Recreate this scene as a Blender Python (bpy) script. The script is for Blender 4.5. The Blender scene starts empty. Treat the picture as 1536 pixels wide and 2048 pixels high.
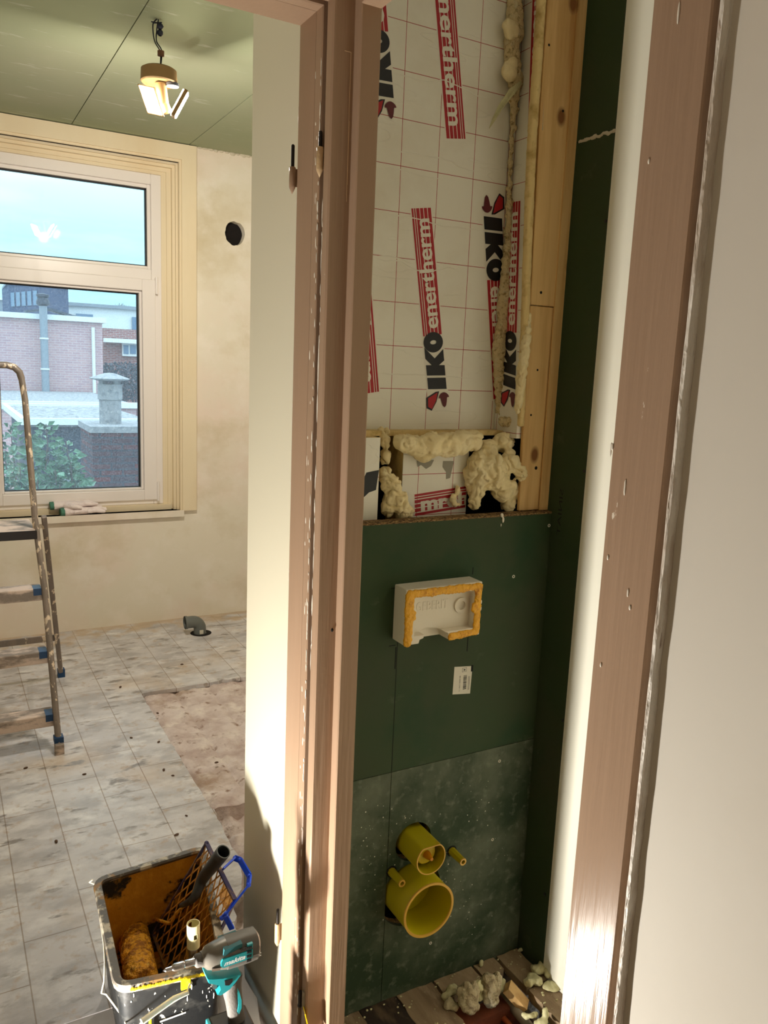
import bpy, bmesh, math, random
from mathutils import Vector, Matrix, noise
from math import radians as R_, sin, cos, pi

# ------------------------------------------------------------------ camera
sc = bpy.context.scene
COL = sc.collection
FPX = 1603.0
CH = 1.60
YAW, PITCH, ROLL = R_(29.3987), R_(10.1973), R_(2.3976)
cf = Vector((sin(YAW) * cos(PITCH), cos(YAW) * cos(PITCH), -sin(PITCH)))
cr0 = Vector((cos(YAW), -sin(YAW), 0)); cu0 = cr0.cross(cf)
cr = cr0 * cos(ROLL) + cu0 * sin(ROLL); cu = -cr0 * sin(ROLL) + cu0 * cos(ROLL)
cam = bpy.data.cameras.new('camera'); camo = bpy.data.objects.new('camera', cam); COL.objects.link(camo)
cam.sensor_fit = 'VERTICAL'; cam.sensor_height = 36.0; cam.lens = 36.0 * FPX / 2048.0
cam.clip_start = 0.02; cam.clip_end = 400
camo.matrix_world = Matrix(((cr.x, cu.x, -cf.x, 0), (cr.y, cu.y, -cf.y, 0), (cr.z, cu.z, -cf.z, CH), (0, 0, 0, 1)))
sc.camera = camo

def ray(x, y):
    return ((x - 768) * cr - (y - 1024) * cu + FPX * cf) / FPX
def onY(x, y, Y):
    d = ray(x, y); return Vector((0, 0, CH)) + d * (Y / d.y)
def onX(x, y, X):
    d = ray(x, y); return Vector((0, 0, CH)) + d * (X / d.x)
def onZ(x, y, Z):
    d = ray(x, y); return Vector((0, 0, CH)) + d * ((Z - CH) / d.z)

# ------------------------------------------------------------------ world, lights, exposure
sc.view_settings.view_transform = 'Standard'
sc.view_settings.look = 'None'
sc.view_settings.gamma = 1.0
sc.view_settings.use_curve_mapping = False
sc.view_settings.exposure = 0.0
sc.render.engine = 'CYCLES'
sc.cycles.use_denoising = True
sc.cycles.max_bounces = 8
sc.cycles.diffuse_bounces = 5
sc.cycles.caustics_reflective = False
sc.cycles.caustics_refractive = False
sc.cycles.sample_clamp_indirect = 6.0

w = bpy.data.worlds.new('overcast_sky'); sc.world = w; w.use_nodes = True
nt = w.node_tree; nt.nodes.clear()
wo = nt.nodes.new('ShaderNodeOutputWorld'); bg = nt.nodes.new('ShaderNodeBackground')
tc = nt.nodes.new('ShaderNodeTexCoord'); sep = nt.nodes.new('ShaderNodeSeparateXYZ')
nt.links.new(tc.outputs['Generated'], sep.inputs[0])
rp = nt.nodes.new('ShaderNodeValToRGB')
rp.color_ramp.elements[0].position = 0.0; rp.color_ramp.elements[0].color = (.26, .46, .62, 1)
rp.color_ramp.elements[1].position = 1.0; rp.color_ramp.elements[1].color = (2.0, 2.6, 3.0, 1)
for p, c in ((.10, (.33, .74, .90, 1)), (.20, (.60, .97, 1.05, 1)), (.30, (.9, 1.15, 1.25, 1))):
    e = rp.color_ramp.elements.new(p); e.color = c
nt.links.new(sep.outputs[2], rp.inputs[0])
mp = nt.nodes.new('ShaderNodeMapping'); mp.inputs['Scale'].default_value = (2.2, 2.2, 11)
nz = nt.nodes.new('ShaderNodeTexNoise'); nz.inputs['Scale'].default_value = 1.6; nz.inputs['Detail'].default_value = 5
nt.links.new(tc.outputs['Generated'], mp.inputs[0]); nt.links.new(mp.outputs[0], nz.inputs['Vector'])
cl = nt.nodes.new('ShaderNodeMapRange'); cl.inputs[1].default_value = .42; cl.inputs[2].default_value = .72
nt.links.new(nz.outputs['Fac'], cl.inputs[0])
mx = nt.nodes.new('ShaderNodeMix'); mx.data_type = 'RGBA'; mx.inputs[7].default_value = (.86, 1.0, 1.05, 1)
mm = nt.nodes.new('ShaderNodeMath'); mm.operation = 'MULTIPLY'; mm.inputs[1].default_value = .55
nt.links.new(cl.outputs[0], mm.inputs[0]); nt.links.new(mm.outputs[0], mx.inputs[0])
nt.links.new(rp.outputs[0], mx.inputs[6]); nt.links.new(mx.outputs[2], bg.inputs[0])
bg.inputs[1].default_value = 1.9
nt.links.new(bg.outputs[0], wo.inputs[0])

FLOOD_POWER = 44.0          # flood lamp standing on the landing floor
CEIL_LED = 55.0             # emission of the two LED panels of the ceiling lamp
CEIL_BULB = 11.5            # their light into the room

# ------------------------------------------------------------------ helpers
def S(r, g, b):
    f = lambda c: (c / 255 / 12.92) if c / 255 <= .04045 else ((c / 255 + .055) / 1.055) ** 2.4
    return (f(r), f(g), f(b), 1)

def mat(name, col, rough=.6, metal=0, spec=.5, layers=(), bump=0, bscale=20, bstretch=(1, 1, 1), coat=0, emit=None, bdetail=4):
    """layers: (colour, scale, lo, hi, stretch) noise-masked colour patches"""
    m = bpy.data.materials.new(name); m.use_nodes = True
    n = m.node_tree.nodes; l = m.node_tree.links
    b = n['Principled BSDF']
    b.inputs['Roughness'].default_value = rough; b.inputs['Metallic'].default_value = metal
    b.inputs['Specular IOR Level'].default_value = spec
    b.inputs['Coat Weight'].default_value = coat
    b.inputs['Base Color'].default_value = col
    t = n.new('ShaderNodeTexCoord'); cur = None
    for i, (c, s, lo, hi, st) in enumerate(layers):
        mpn = n.new('ShaderNodeMapping'); mpn.inputs['Scale'].default_value = st
        mpn.inputs['Location'].default_value = (i * 3.7, i * 1.3, i * 5.1)
        ns = n.new('ShaderNodeTexNoise'); ns.inputs['Scale'].default_value = s; ns.inputs['Detail'].default_value = 6
        ns.inputs['Roughness'].default_value = .6
        mr = n.new('ShaderNodeMapRange'); mr.inputs[1].default_value = lo; mr.inputs[2].default_value = hi
        l.new(t.outputs['Object'], mpn.inputs[0]); l.new(mpn.outputs[0], ns.inputs['Vector']); l.new(ns.outputs['Fac'], mr.inputs[0])
        mix = n.new('ShaderNodeMix'); mix.data_type = 'RGBA'
        l.new(mr.outputs[0], mix.inputs[0])
        if cur is None: mix.inputs[6].default_value = col
        else: l.new(cur, mix.inputs[6])
        mix.inputs[7].default_value = c; cur = mix.outputs[2]
    if cur: l.new(cur, b.inputs['Base Color'])
    if bump:
        mpn = n.new('ShaderNodeMapping'); mpn.inputs['Scale'].default_value = bstretch
        ns = n.new('ShaderNodeTexNoise'); ns.inputs['Scale'].default_value = bscale; ns.inputs['Detail'].default_value = bdetail
        bp = n.new('ShaderNodeBump'); bp.inputs['Strength'].default_value = min(1, bump); bp.inputs['Distance'].default_value = .01 * bump
        l.new(t.outputs['Object'], mpn.inputs[0]); l.new(mpn.outputs[0], ns.inputs['Vector']); l.new(ns.outputs['Fac'], bp.inputs['Height'])
        l.new(bp.outputs[0], b.inputs['Normal'])
    if emit:
        b.inputs['Emission Color'].default_value = emit[0]; b.inputs['Emission Strength'].default_value = emit[1]
    m['col'] = cur is not None
    return m

def link(name, me, parent=None, origin=None):
    o = bpy.data.objects.new(name, me); COL.objects.link(o)
    if parent is not None:
        root = parent
        while root.parent: root = root.parent
        me.transform(Matrix.Translation(-root.location)); o.parent = parent
    return o

def obj(name, bm, m, parent=None, smooth=False, keep=False, angle=40):
    me = bpy.data.meshes.new(name)
    bmesh.ops.recalc_face_normals(bm, faces=bm.faces)
    bm.to_mesh(me); bm.free()
    for mm_ in (m if isinstance(m, (list, tuple)) else [m]): me.materials.append(mm_)
    if smooth:
        me.polygons.foreach_set('use_smooth', [True] * len(me.polygons))
        if angle < 180: me.set_sharp_from_angle(angle=R_(angle))
    o = link(name, me, parent)
    if parent is None and not keep:
        xs = [v.co for v in me.vertices]
        lo = Vector([min(c[i] for c in xs) for i in range(3)]); hi = Vector([max(c[i] for c in xs) for i in range(3)])
        b = Vector(((lo.x + hi.x) / 2, (lo.y + hi.y) / 2, lo.z))
        me.transform(Matrix.Translation(-b)); o.location = b
    return o

def tag(o, label, cat, group=None, kind=None):
    if label: o['label'] = label
    if cat: o['category'] = cat
    if group: o['group'] = group
    if kind: o['kind'] = kind
    return o

def thing(name, loc, label, cat, group=None):
    o = bpy.data.objects.new(name, None); COL.objects.link(o); o.location = loc; o.empty_display_size = .05
    return tag(o, label, cat, group)

def struct(name, bm, m, parent=None, label=None, smooth=False, keep=True):
    o = obj(name, bm, m, parent, smooth, keep)
    if parent is None:
        o['kind'] = 'structure'
        if label: o['label'] = label
    return o

NB = bmesh.new
def box(bm, lo, hi, mi=0, bev=0):
    x0, y0, z0 = lo; x1, y1, z1 = hi
    vs = [bm.verts.new(p) for p in ((x0, y0, z0), (x1, y0, z0), (x1, y1, z0), (x0, y1, z0), (x0, y0, z1), (x1, y0, z1), (x1, y1, z1), (x0, y1, z1))]
    fs = [bm.faces.new([vs[i] for i in q]) for q in ((0, 3, 2, 1), (4, 5, 6, 7), (0, 1, 5, 4), (1, 2, 6, 5), (2, 3, 7, 6), (3, 0, 4, 7))]
    for f in fs: f.material_index = mi
    if bev:
        es = list({e for f in fs for e in f.edges})
        bmesh.ops.bevel(bm, geom=es, offset=bev, segments=2, profile=.5, affect='EDGES')
    return vs
def B(lo, hi, bev=0):
    bm = NB(); box(bm, lo, hi, 0, bev); return bm

def obox(bm, c, ax, hs, mi=0, bev=0):
    """oriented box: centre, 3 axes, half sizes"""
    c = Vector(c); a = [Vector(v).normalized() * h for v, h in zip(ax, hs)]
    vs = [bm.verts.new(c + a[0] * i + a[1] * j + a[2] * k) for k in (-1, 1) for (i, j) in ((-1, -1), (1, -1), (1, 1), (-1, 1))]
    fs = [bm.faces.new([vs[i] for i in q]) for q in ((0, 3, 2, 1), (4, 5, 6, 7), (0, 1, 5, 4), (1, 2, 6, 5), (2, 3, 7, 6), (3, 0, 4, 7))]
    for f in fs: f.material_index = mi
    if bev:
        bmesh.ops.bevel(bm, geom=list({e for f in fs for e in f.edges}), offset=bev, segments=2, profile=.5, affect='EDGES')

def bar(bm, p, q, w_, h_, up=(0, 0, 1), mi=0, bev=0):
    p = Vector(p); q = Vector(q); d = (q - p); L = d.length; d = d.normalized()
    s = d.cross(Vector(up)); s = s.normalized() if s.length > 1e-6 else Vector((1, 0, 0)); u = s.cross(d)
    obox(bm, (p + q) / 2, (d, s, u), (L / 2, w_ / 2, h_ / 2), mi, bev)

def prism(bm, pts, vec, mi=0):
    """polygon (3-D points) extruded by vec"""
    vec = Vector(vec)
    a = [bm.verts.new(Vector(p)) for p in pts]; b = [bm.verts.new(Vector(p) + vec) for p in pts]
    n = len(a); fs = [bm.faces.new(a[::-1]), bm.faces.new(b)]
    for i in range(n): fs.append(bm.faces.new((a[i], a[(i + 1) % n], b[(i + 1) % n], b[i])))
    for f in fs: f.material_index = mi
    return fs

def smoothpath(pts, n=6):
    pts = [Vector(p) for p in pts]
    if len(pts) < 3: return pts
    P = [pts[0] * 2 - pts[1]] + pts + [pts[-1] * 2 - pts[-2]]; out = []
    for i in range(1, len(P) - 2):
        for k in range(n):
            t = k / n; a, b, c, d = P[i - 1], P[i], P[i + 1], P[i + 2]
            out.append(.5 * ((2 * b) + (c - a) * t + (2 * a - 5 * b + 4 * c - d) * t * t + (-a + 3 * b - 3 * c + d) * t ** 3))
    out.append(pts[-1]); return out

def tube(bm, path, r, seg=10, cap=True, mi=0, flat=1.0, ref=None):
    path = [Vector(p) for p in path]; n = len(path)
    rs = r if isinstance(r, (list, tuple)) else [r] * n
    if len(rs) != n:
        rs = [rs[min(len(rs) - 1, int(i * (len(rs) - 1) / (n - 1)))] * (1 - (i * (len(rs) - 1) / (n - 1)) % 1) + rs[min(len(rs) - 1, int(i * (len(rs) - 1) / (n - 1)) + 1)] * ((i * (len(rs) - 1) / (n - 1)) % 1) for i in range(n)]
    prev = None; rings = []
    for i, p in enumerate(path):
        d = (path[min(i + 1, n - 1)] - path[max(i - 1, 0)]).normalized()
        if prev is None:
            a = Vector(ref) if ref is not None else (Vector((0, 0, 1)) if abs(d.z) < .9 else Vector((1, 0, 0)))
            s = (a - d * a.dot(d)).normalized()
        else:
            s = (prev - d * prev.dot(d)).normalized()
        prev = s; t = d.cross(s)
        rings.append([bm.verts.new(p + (s * cos(2 * pi * k / seg) + t * sin(2 * pi * k / seg) * flat) * rs[i]) for k in range(seg)])
    fs = []
    for i in range(n - 1):
        for k in range(seg):
            fs.append(bm.faces.new((rings[i][k], rings[i][(k + 1) % seg], rings[i + 1][(k + 1) % seg], rings[i + 1][k])))
    if cap: fs.append(bm.faces.new(rings[0][::-1])); fs.append(bm.faces.new(rings[-1]))
    for f in fs: f.material_index = mi
    return fs

def lathe(bm, prof, c, axis=(0, 0, 1), seg=32, mi=0, closed=False):
    """prof: (r, h) list turned about axis through c"""
    ax = Vector(axis).normalized(); a = Vector((0, 0, 1)) if abs(ax.z) < .9 else Vector((1, 0, 0))
    s = (a - ax * a.dot(ax)).normalized(); t = ax.cross(s); c = Vector(c)
    rings = []
    for r, h in prof:
        if r < 1e-6: rings.append([bm.verts.new(c + ax * h)])
        else: rings.append([bm.verts.new(c + ax * h + (s * cos(2 * pi * k / seg) + t * sin(2 * pi * k / seg)) * r) for k in range(seg)])
    pr = list(zip(rings, rings[1:]))
    if closed: pr.append((rings[-1], rings[0]))
    fs = []
    for A, B_ in pr:
        for k in range(seg):
            k2 = (k + 1) % seg
            if len(A) == 1 and len(B_) == 1: continue
            if len(A) == 1: fs.append(bm.faces.new((A[0], B_[k2], B_[k])))
            elif len(B_) == 1: fs.append(bm.faces.new((A[k], A[k2], B_[0])))
            else: fs.append(bm.faces.new((A[k], A[k2], B_[k2], B_[k])))
    for f in fs: f.material_index = mi
    return fs

def ball(bm, c, r, sub=3, seed=0, amp=.0, freq=10, rot=None):
    """lumpy ellipsoid"""
    r = Vector(r) if isinstance(r, (tuple, list)) else Vector((r, r, r))
    g = bmesh.ops.create_icosphere(bm, subdivisions=sub, radius=1)
    for v in g['verts']:
        p = v.co.copy(); q = Vector((p.x * r.x, p.y * r.y, p.z * r.z))
        if rot: q.rotate(rot)
        k = noise.noise(q * freq + Vector((seed * 7.1, seed * 3.3, seed))) + .5 * noise.noise(q * freq * 2.3 + Vector((seed, 9, seed)))
        v.co = Vector(c) + q * (1 + amp * k)
    return g['verts']

def evaluated(bm, mods):
    """run modifiers on a temporary object and return the resulting bmesh"""
    me = bpy.data.meshes.new('tmp'); bmesh.ops.recalc_face_normals(bm, faces=bm.faces); bm.to_mesh(me); bm.free()
    o = bpy.data.objects.new('tmp', me); COL.objects.link(o)
    for f in mods: f(o)
    dg = bpy.context.evaluated_depsgraph_get()
    me2 = bpy.data.meshes.new_from_object(o.evaluated_get(dg))
    out = NB(); out.from_mesh(me2)
    bpy.data.objects.remove(o); bpy.data.meshes.remove(me); bpy.data.meshes.remove(me2)
    return out

def remeshed(bm, vox, amp=0, freq=60, seed=0, smooth=2, crease=0):
    def a(o):
        m_ = o.modifiers.new('r', 'REMESH'); m_.mode = 'VOXEL'; m_.voxel_size = vox
        if smooth:
            s_ = o.modifiers.new('s', 'SMOOTH'); s_.iterations = smooth; s_.factor = .5
    out = evaluated(bm, [a])
    if amp:
        out.normal_update()
        for v in out.verts:
            p = v.co * freq + Vector((seed, seed, seed))
            k = noise.noise(p) + .5 * noise.noise(p * 2.1)
            if crease: k = .5 * k - 1.6 * crease * max(0, .22 - abs(noise.noise(p * .8 + Vector((9, 3, 1))))) / .22 - .8 * crease * max(0, .12 - abs(noise.noise(p * 1.7 + Vector((2, 8, 4))))) / .12
            v.co += v.normal * amp * k
    return out

def cut(bm, cutter):
    me = bpy.data.meshes.new('c'); bmesh.ops.recalc_face_normals(cutter, faces=cutter.faces); cutter.to_mesh(me); cutter.free()
    co = bpy.data.objects.new('c', me); COL.objects.link(co)
    def a(o):
        m_ = o.modifiers.new('b', 'BOOLEAN'); m_.operation = 'DIFFERENCE'; m_.object = co; m_.solver = 'EXACT'
    out = evaluated(bm, [a]); bpy.data.objects.remove(co); bpy.data.meshes.remove(me)
    return out

def ragged(pts, amp, step, seed=0, closed=True):
    """break the edges of a 2-D polygon"""
    out = []; n = len(pts)
    for i in range(n if closed else n - 1):
        a = Vector(pts[i]).to_2d() if len(pts[i]) > 2 else Vector(pts[i]); b = Vector(pts[(i + 1) % n])
        k = max(1, int((b - a).length / step)); d = (b - a); nr = Vector((-d.y, d.x)).normalized() if d.length else Vector((0, 0))
        for j in range(k):
            p = a + d * j / k
            if j: p += nr * amp * noise.noise(Vector((p.x * 40, p.y * 40, seed))) * 1.6
            out.append((p.x, p.y))
    if not closed: out.append(tuple(pts[-1]))
    return out

def text_mesh(s, shear=0.0, bold=0.0, extrude=0.0):
    c = bpy.data.curves.new('t', 'FONT'); c.body = s; c.shear = shear; c.offset = bold; c.extrude = extrude; c.resolution_u = 3
    o = bpy.data.objects.new('t', c); COL.objects.link(o)
    dg = bpy.context.evaluated_depsgraph_get(); me = bpy.data.meshes.new_from_object(o.evaluated_get(dg))
    bpy.data.objects.remove(o); bpy.data.curves.remove(c)
    bm = NB(); bm.from_mesh(me); bpy.data.meshes.remove(me); return bm

def place_text(bm, s, P, U, V, W, mi=0, shear=0, bold=0, lift=0.0004):
    """lay text in the parallelogram P + u*U + v*V, lifted along W"""
    t = text_mesh(s, shear, bold)
    xs = [v.co.x for v in t.verts]; ys = [v.co.y for v in t.verts]
    x0, x1, y0, y1 = min(xs), max(xs), min(ys), max(ys)
    P, U, V, W = Vector(P), Vector(U), Vector(V), Vector(W).normalized()
    mp_ = {}
    for v in t.verts:
        mp_[v] = bm.verts.new(P + U * ((v.co.x - x0) / (x1 - x0)) + V * ((v.co.y - y0) / (y1 - y0)) + W * lift)
    for f in t.faces:
        try: g = bm.faces.new([mp_[v] for v in f.verts]); g.material_index = mi
        except ValueError: pass
    t.free()

def flat(bm, pts, mi=0):
    f = bm.faces.new([bm.verts.new(Vector(p)) for p in pts]); f.material_index = mi; return f

rnd = random.Random(7)

# ------------------------------------------------------------------ materials
m_cream = mat('cream_plaster', S(228, 219, 196), .75, spec=.3, layers=[(S(216, 203, 176), 2.2, .45, .75, (1, 1, 1)), (S(233, 226, 208), 9, .5, .8, (1, 1, .3))], bump=.06, bscale=60)
m_bathwall = mat('bathroom_plaster', S(230, 223, 206), .85, spec=.2, layers=[(S(234, 218, 204), 1.7, .45, .7, (1, 1, 1)), (S(208, 195, 166), 1.9, .53, .76, (1, 1, 1.3)), (S(240, 233, 222), 5, .5, .8, (1, 1, 1))], bump=.05, bscale=40)
m_part = mat('partition_paint', S(228, 223, 202), .6, spec=.35, bump=.03, bscale=90)
m_nichewhite = mat('niche_paint', S(238, 236, 222), .6, spec=.3, bump=.04, bscale=80)
m_landwall = mat('landing_paint', S(224, 219, 208), .7, spec=.3, layers=[(S(218, 211, 198), 3, .45, .8, (1, 1, 1))], bump=.07, bscale=45)
m_landdim = mat('landing_old_paper', S(214, 204, 188), .9)
m_white = mat('ceiling_white', S(225, 222, 214), .8)
m_brown = mat('brown_gloss_paint', S(166, 139, 116), .21, spec=.07, coat=0, layers=[(S(176, 149, 126), 6, .45, .8, (1, 1, .15)), (S(232, 222, 205), 34, .735, .745, (1, 1, .35))], bump=.30, bscale=90, bstretch=(1, 1, .05))
m_brown2 = mat('worn_brown_paint', S(212, 200, 186), .5, layers=[(S(236, 230, 220), 40, .45, .55, (1, 1, .2)), (S(150, 120, 98), 30, .62, .66, (1, 1, .2))], bump=.8, bscale=120, bstretch=(1, 1, .3))
m_gap = mat('dark_gap', S(45, 32, 25), .9)
m_pbceil = mat('green_plasterboard_ceiling', S(156, 164, 134), .8, spec=.2, layers=[(S(166, 168, 142), 1.2, .4, .7, (1, 1, 1)), (S(206, 210, 196), 5.5, .62, .8, (1, 4, 1))], bump=.02)
m_pb = mat('green_plasterboard', S(54, 70, 44), .72, spec=.3, layers=[(S(64, 70, 50), 2.5, .45, .7, (1, 1, 1)), (S(28, 62, 36), 3.1, .52, .72, (1, 1, 1)), (S(92, 98, 78), 11, .64, .85, (1, 1, 1)), (S(30, 44, 28), 190, .66, .72, (1, 1, 1))], bump=.05, bscale=150)
m_pbd = mat('green_plasterboard_dusty', S(46, 62, 42), .75, spec=.3, layers=[(S(104, 110, 92), 3.6, .42, .66, (1, 1, 1)), (S(120, 124, 106), 40, .54, .8, (1, 1, 1)), (S(40, 52, 38), 170, .64, .7, (1, 1, 1)), (S(222, 218, 205), 75, .745, .755, (1, 1, 1))], bump=.06, bscale=150)
m_seam = mat('joint_shadow', S(14, 18, 12), .9)
m_filler = mat('joint_filler', S(205, 196, 175), .9, bump=.5, bscale=90)
m_chip = mat('chipboard', S(138, 108, 66), .9, layers=[(S(70, 48, 26), 130, .48, .56, (1, 1, 3)), (S(196, 168, 116), 110, .58, .66, (1, 1, 3))], bump=.6, bscale=160)
m_foam = mat('expanding_foam', S(240, 222, 172), .55, spec=.4, layers=[(S(246, 232, 190), 14, .45, .7, (1, 1, 1)), (S(206, 176, 118), 22, .58, .78, (1, 1, 1))], bump=.35, bscale=120)
m_foamcut = mat('cut_foam', S(226, 206, 158), .9, layers=[(S(160, 134, 88), 90, .52, .66, (1, 1, 1)), (S(226, 214, 178), 50, .55, .7, (1, 1, 1))], bump=.9, bscale=150)
m_foamold = mat('dusty_foam', S(186, 172, 138), .85, layers=[(S(126, 104, 74), 60, .5, .68, (1, 1, 1)), (S(206, 198, 160), 20, .5, .7, (1, 1, 1))], bump=.8, bscale=130)
m_foamdebris = mat('foam_offcut', S(208, 202, 156), .8, layers=[(S(170, 160, 112), 30, .5, .75, (1, 1, 1))], bump=.5, bscale=120)
m_pu = mat('insulation_core', S(226, 200, 140), .85, layers=[(S(180, 150, 86), 25, .5, .7, (1, 1, 1))], bump=.3, bscale=200)
m_red = mat('red_print', S(176, 22, 34), .5)
m_black = mat('black_print', S(14, 15, 20), .45)
m_darkred = mat('dark_red_print', S(96, 24, 34), .5)
m_chrome = mat('steel', S(200, 200, 205), .22, metal=1)
m_darksteel = mat('dark_steel', S(46, 42, 40), .4, metal=.7)
m_yellow = mat('yellow_plastic', S(182, 168, 16), .38, layers=[(S(182, 126, 14), 7, .60, .75, (1, 1, 1))], bump=.03)
m_yrim = mat('yellow_plastic_rim', S(214, 168, 70), .4)
m_ycone = mat('orange_plastic', S(200, 128, 12), .4)
m_styro = mat('white_polystyrene', S(232, 224, 206), .8, bump=.15, bscale=220)
m_ypaint = mat('amber_sealant', S(236, 172, 24), .45, layers=[(S(190, 118, 8), 60, .5, .7, (1, 1, 1))], bump=.7, bscale=110)
m_label = mat('paper_label', S(214, 208, 190), .6)
m_ink = mat('label_ink', S(40, 38, 34), .6)
m_alu = mat('spattered_aluminium', S(128, 118, 110), .5, metal=.25, layers=[(S(150, 136, 124), 20, .4, .7, (1, 1, .3)), (S(232, 214, 190), 38, .565, .60, (1, 1, .5))], bump=.3, bscale=80)
m_tread = mat('spattered_tread', S(142, 130, 120), .7, metal=.1, layers=[(S(216, 196, 182), 18, .44, .56, (.4, 1, 1))], bump=.4, bscale=80)
m_bluecap = mat('blue_plastic_cap', S(18, 62, 104), .5)
m_pvc = mat('window_pvc', S(238, 232, 228), .3, spec=.5)
m_gasket = mat('black_gasket', S(14, 16, 22), .6)
m_trim = mat('cream_trim_paint', S(232, 217, 186), .45, spec=.45, layers=[(S(224, 204, 168), 3, .45, .8, (1, 1, .2))], bump=.06, bscale=60)
m_sill = mat('bare_sill_wood', S(150, 104, 78), .8, layers=[(S(196, 160, 128), 12, .45, .7, (.2, 1, 1))], bump=.4, bscale=60)
m_glove = mat('white_glove_cloth', S(244, 232, 230), .9, layers=[(S(222, 204, 202), 30, .5, .75, (1, 1, 1))], bump=.4, bscale=250)
m_glovec = mat('green_glove_cuff', S(78, 128, 108), .9)
m_gpvc = mat('grey_pvc_pipe', S(104, 108, 104), .4)
m_dark = mat('dark_cavity', S(14, 11, 8), .95)
m_rubble = mat('mortar_rubble', S(150, 128, 110), .95, layers=[(S(96, 74, 60), 12, .5, .7, (1, 1, 1)), (S(190, 172, 158), 30, .5, .75, (1, 1, 1))], bump=1, bscale=50)
m_thr = mat('threshold_cement', S(176, 172, 170), .7, layers=[(S(164, 154, 146), 4, .45, .75, (1, 1, 1))], bump=.1, bscale=40)
m_plank = mat('dirty_floorboard', S(160, 138, 108), .85, layers=[(S(104, 80, 60), 8, .45, .7, (1, .15, 1)), (S(180, 158, 128), 34, .5, .75, (1, .3, 1)), (S(196, 184, 156), 90, .72, .75, (1, 1, 1))], bump=.5, bscale=60)
m_plankd = mat('stained_floorboard', S(46, 34, 24), .8, layers=[(S(96, 78, 58), 20, .52, .7, (1, .4, 1)), (S(180, 166, 136), 80, .70, .74, (1, 1, 1))], bump=.5, bscale=60)
m_joist = mat('old_joist', S(124, 62, 36), .7, layers=[(S(64, 28, 14), 10, .45, .7, (1, .2, 1))])
m_copper = mat('copper_pipe', S(196, 110, 66), .4, metal=.7)
m_oldpipe = mat('old_grey_pipe', S(148, 138, 120), .6, layers=[(S(78, 66, 52), 12, .45, .7, (1, 1, 1))])
m_bucket = mat('black_bucket_plastic', S(20, 22, 24), .42, spec=.35, layers=[(S(60, 60, 58), 18, .54, .72, (1, 1, 1)), (S(224, 220, 206), 46, .635, .655, (1, 1, .6)), (S(222, 190, 40), 44, .70, .715, (1, 1, .5))], bump=.25, bscale=60)
m_bin = mat('primer_coated_plastic', S(186, 124, 20), .5, layers=[(S(18, 18, 15), 6, .54, .57, (1, 1, 1.4)), (S(206, 146, 40), 26, .5, .7, (1, 1, 1))], bump=.5, bscale=60)
m_rim = mat('bucket_rim', S(92, 86, 78), .45, layers=[(S(190, 180, 160), 30, .5, .6, (1, 1, 1)), (S(150, 112, 60), 20, .56, .62, (1, 1, 1))], bump=.4, bscale=80)
m_ysplash = mat('yellow_paint', S(238, 206, 26), .4, bump=.4, bscale=120)
m_primer = mat('ochre_primer', S(204, 144, 40), .4, layers=[(S(140, 88, 12), 50, .5, .6, (1, 1, 1)), (S(206, 160, 50), 90, .62, .68, (1, 1, 1))], bump=.8, bscale=110)
m_roller = mat('primer_soaked_roller', S(226, 158, 26), .6, layers=[(S(160, 100, 14), 40, .48, .56, (1, 1, 1)), (S(212, 164, 60), 70, .62, .68, (1, 1, 1))], bump=1, bscale=120)
m_lattice = mat('primer_coated_lattice', S(204, 146, 60), .45, layers=[(S(30, 30, 70), 10, .62, .66, (1, 1, 1))], bump=.4, bscale=120)
m_blue = mat('blue_plastic', S(26, 76, 226), .32, layers=[(S(44, 52, 130), 14, .6, .66, (1, 1, 1)), (S(176, 140, 74), 22, .66, .70, (1, 1, 1))], bump=.15, bscale=80)
m_rubber = mat('black_tube_plastic', S(46, 50, 52), .38, layers=[(S(74, 76, 76), 30, .5, .7, (1, 1, 1))], bump=.15, bscale=120)
m_creamtube = mat('cream_plastic_tube', S(226, 218, 170), .35)
m_teal = mat('teal_plastic', S(40, 166, 178), .35)
m_teald = mat('dark_teal_rubber', S(26, 96, 104), .6)
m_drillg = mat('grey_drill_plastic', S(88, 86, 82), .38, coat=.2)
m_grip = mat('grey_grip_rubber', S(86, 82, 78), .7, bump=.3, bscale=200)
m_drillb = mat('black_drill_plastic', S(24, 24, 26), .5)
m_whiteink = mat('white_print', S(245, 245, 245), .5)
m_wire = mat('painted_wire', S(236, 230, 212), .4, layers=[(S(60, 56, 50), 30, .66, .7, (1, 1, 1))])
m_cable = mat('dark_cable', S(28, 34, 56), .5)
m_lampbody = mat('lamp_housing', S(150, 120, 78), .5)
m_lampgrey = mat('grey_lamp_base', S(96, 102, 116), .4)
m_led = mat('led_panel', S(255, 250, 235), .5, emit=((1.0, .90, .72, 1), CEIL_LED))
m_floodled = mat('flood_led', S(255, 250, 235), .5, emit=((1.0, .93, .80, 1), 12))
m_brick = mat('pale_brick', S(190, 160, 150), .9)
m_blk = mat('small_box_plastic', S(40, 44, 48), .5)
m_crumb = mat('debris_crumb', S(88, 66, 50), .9)

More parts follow.
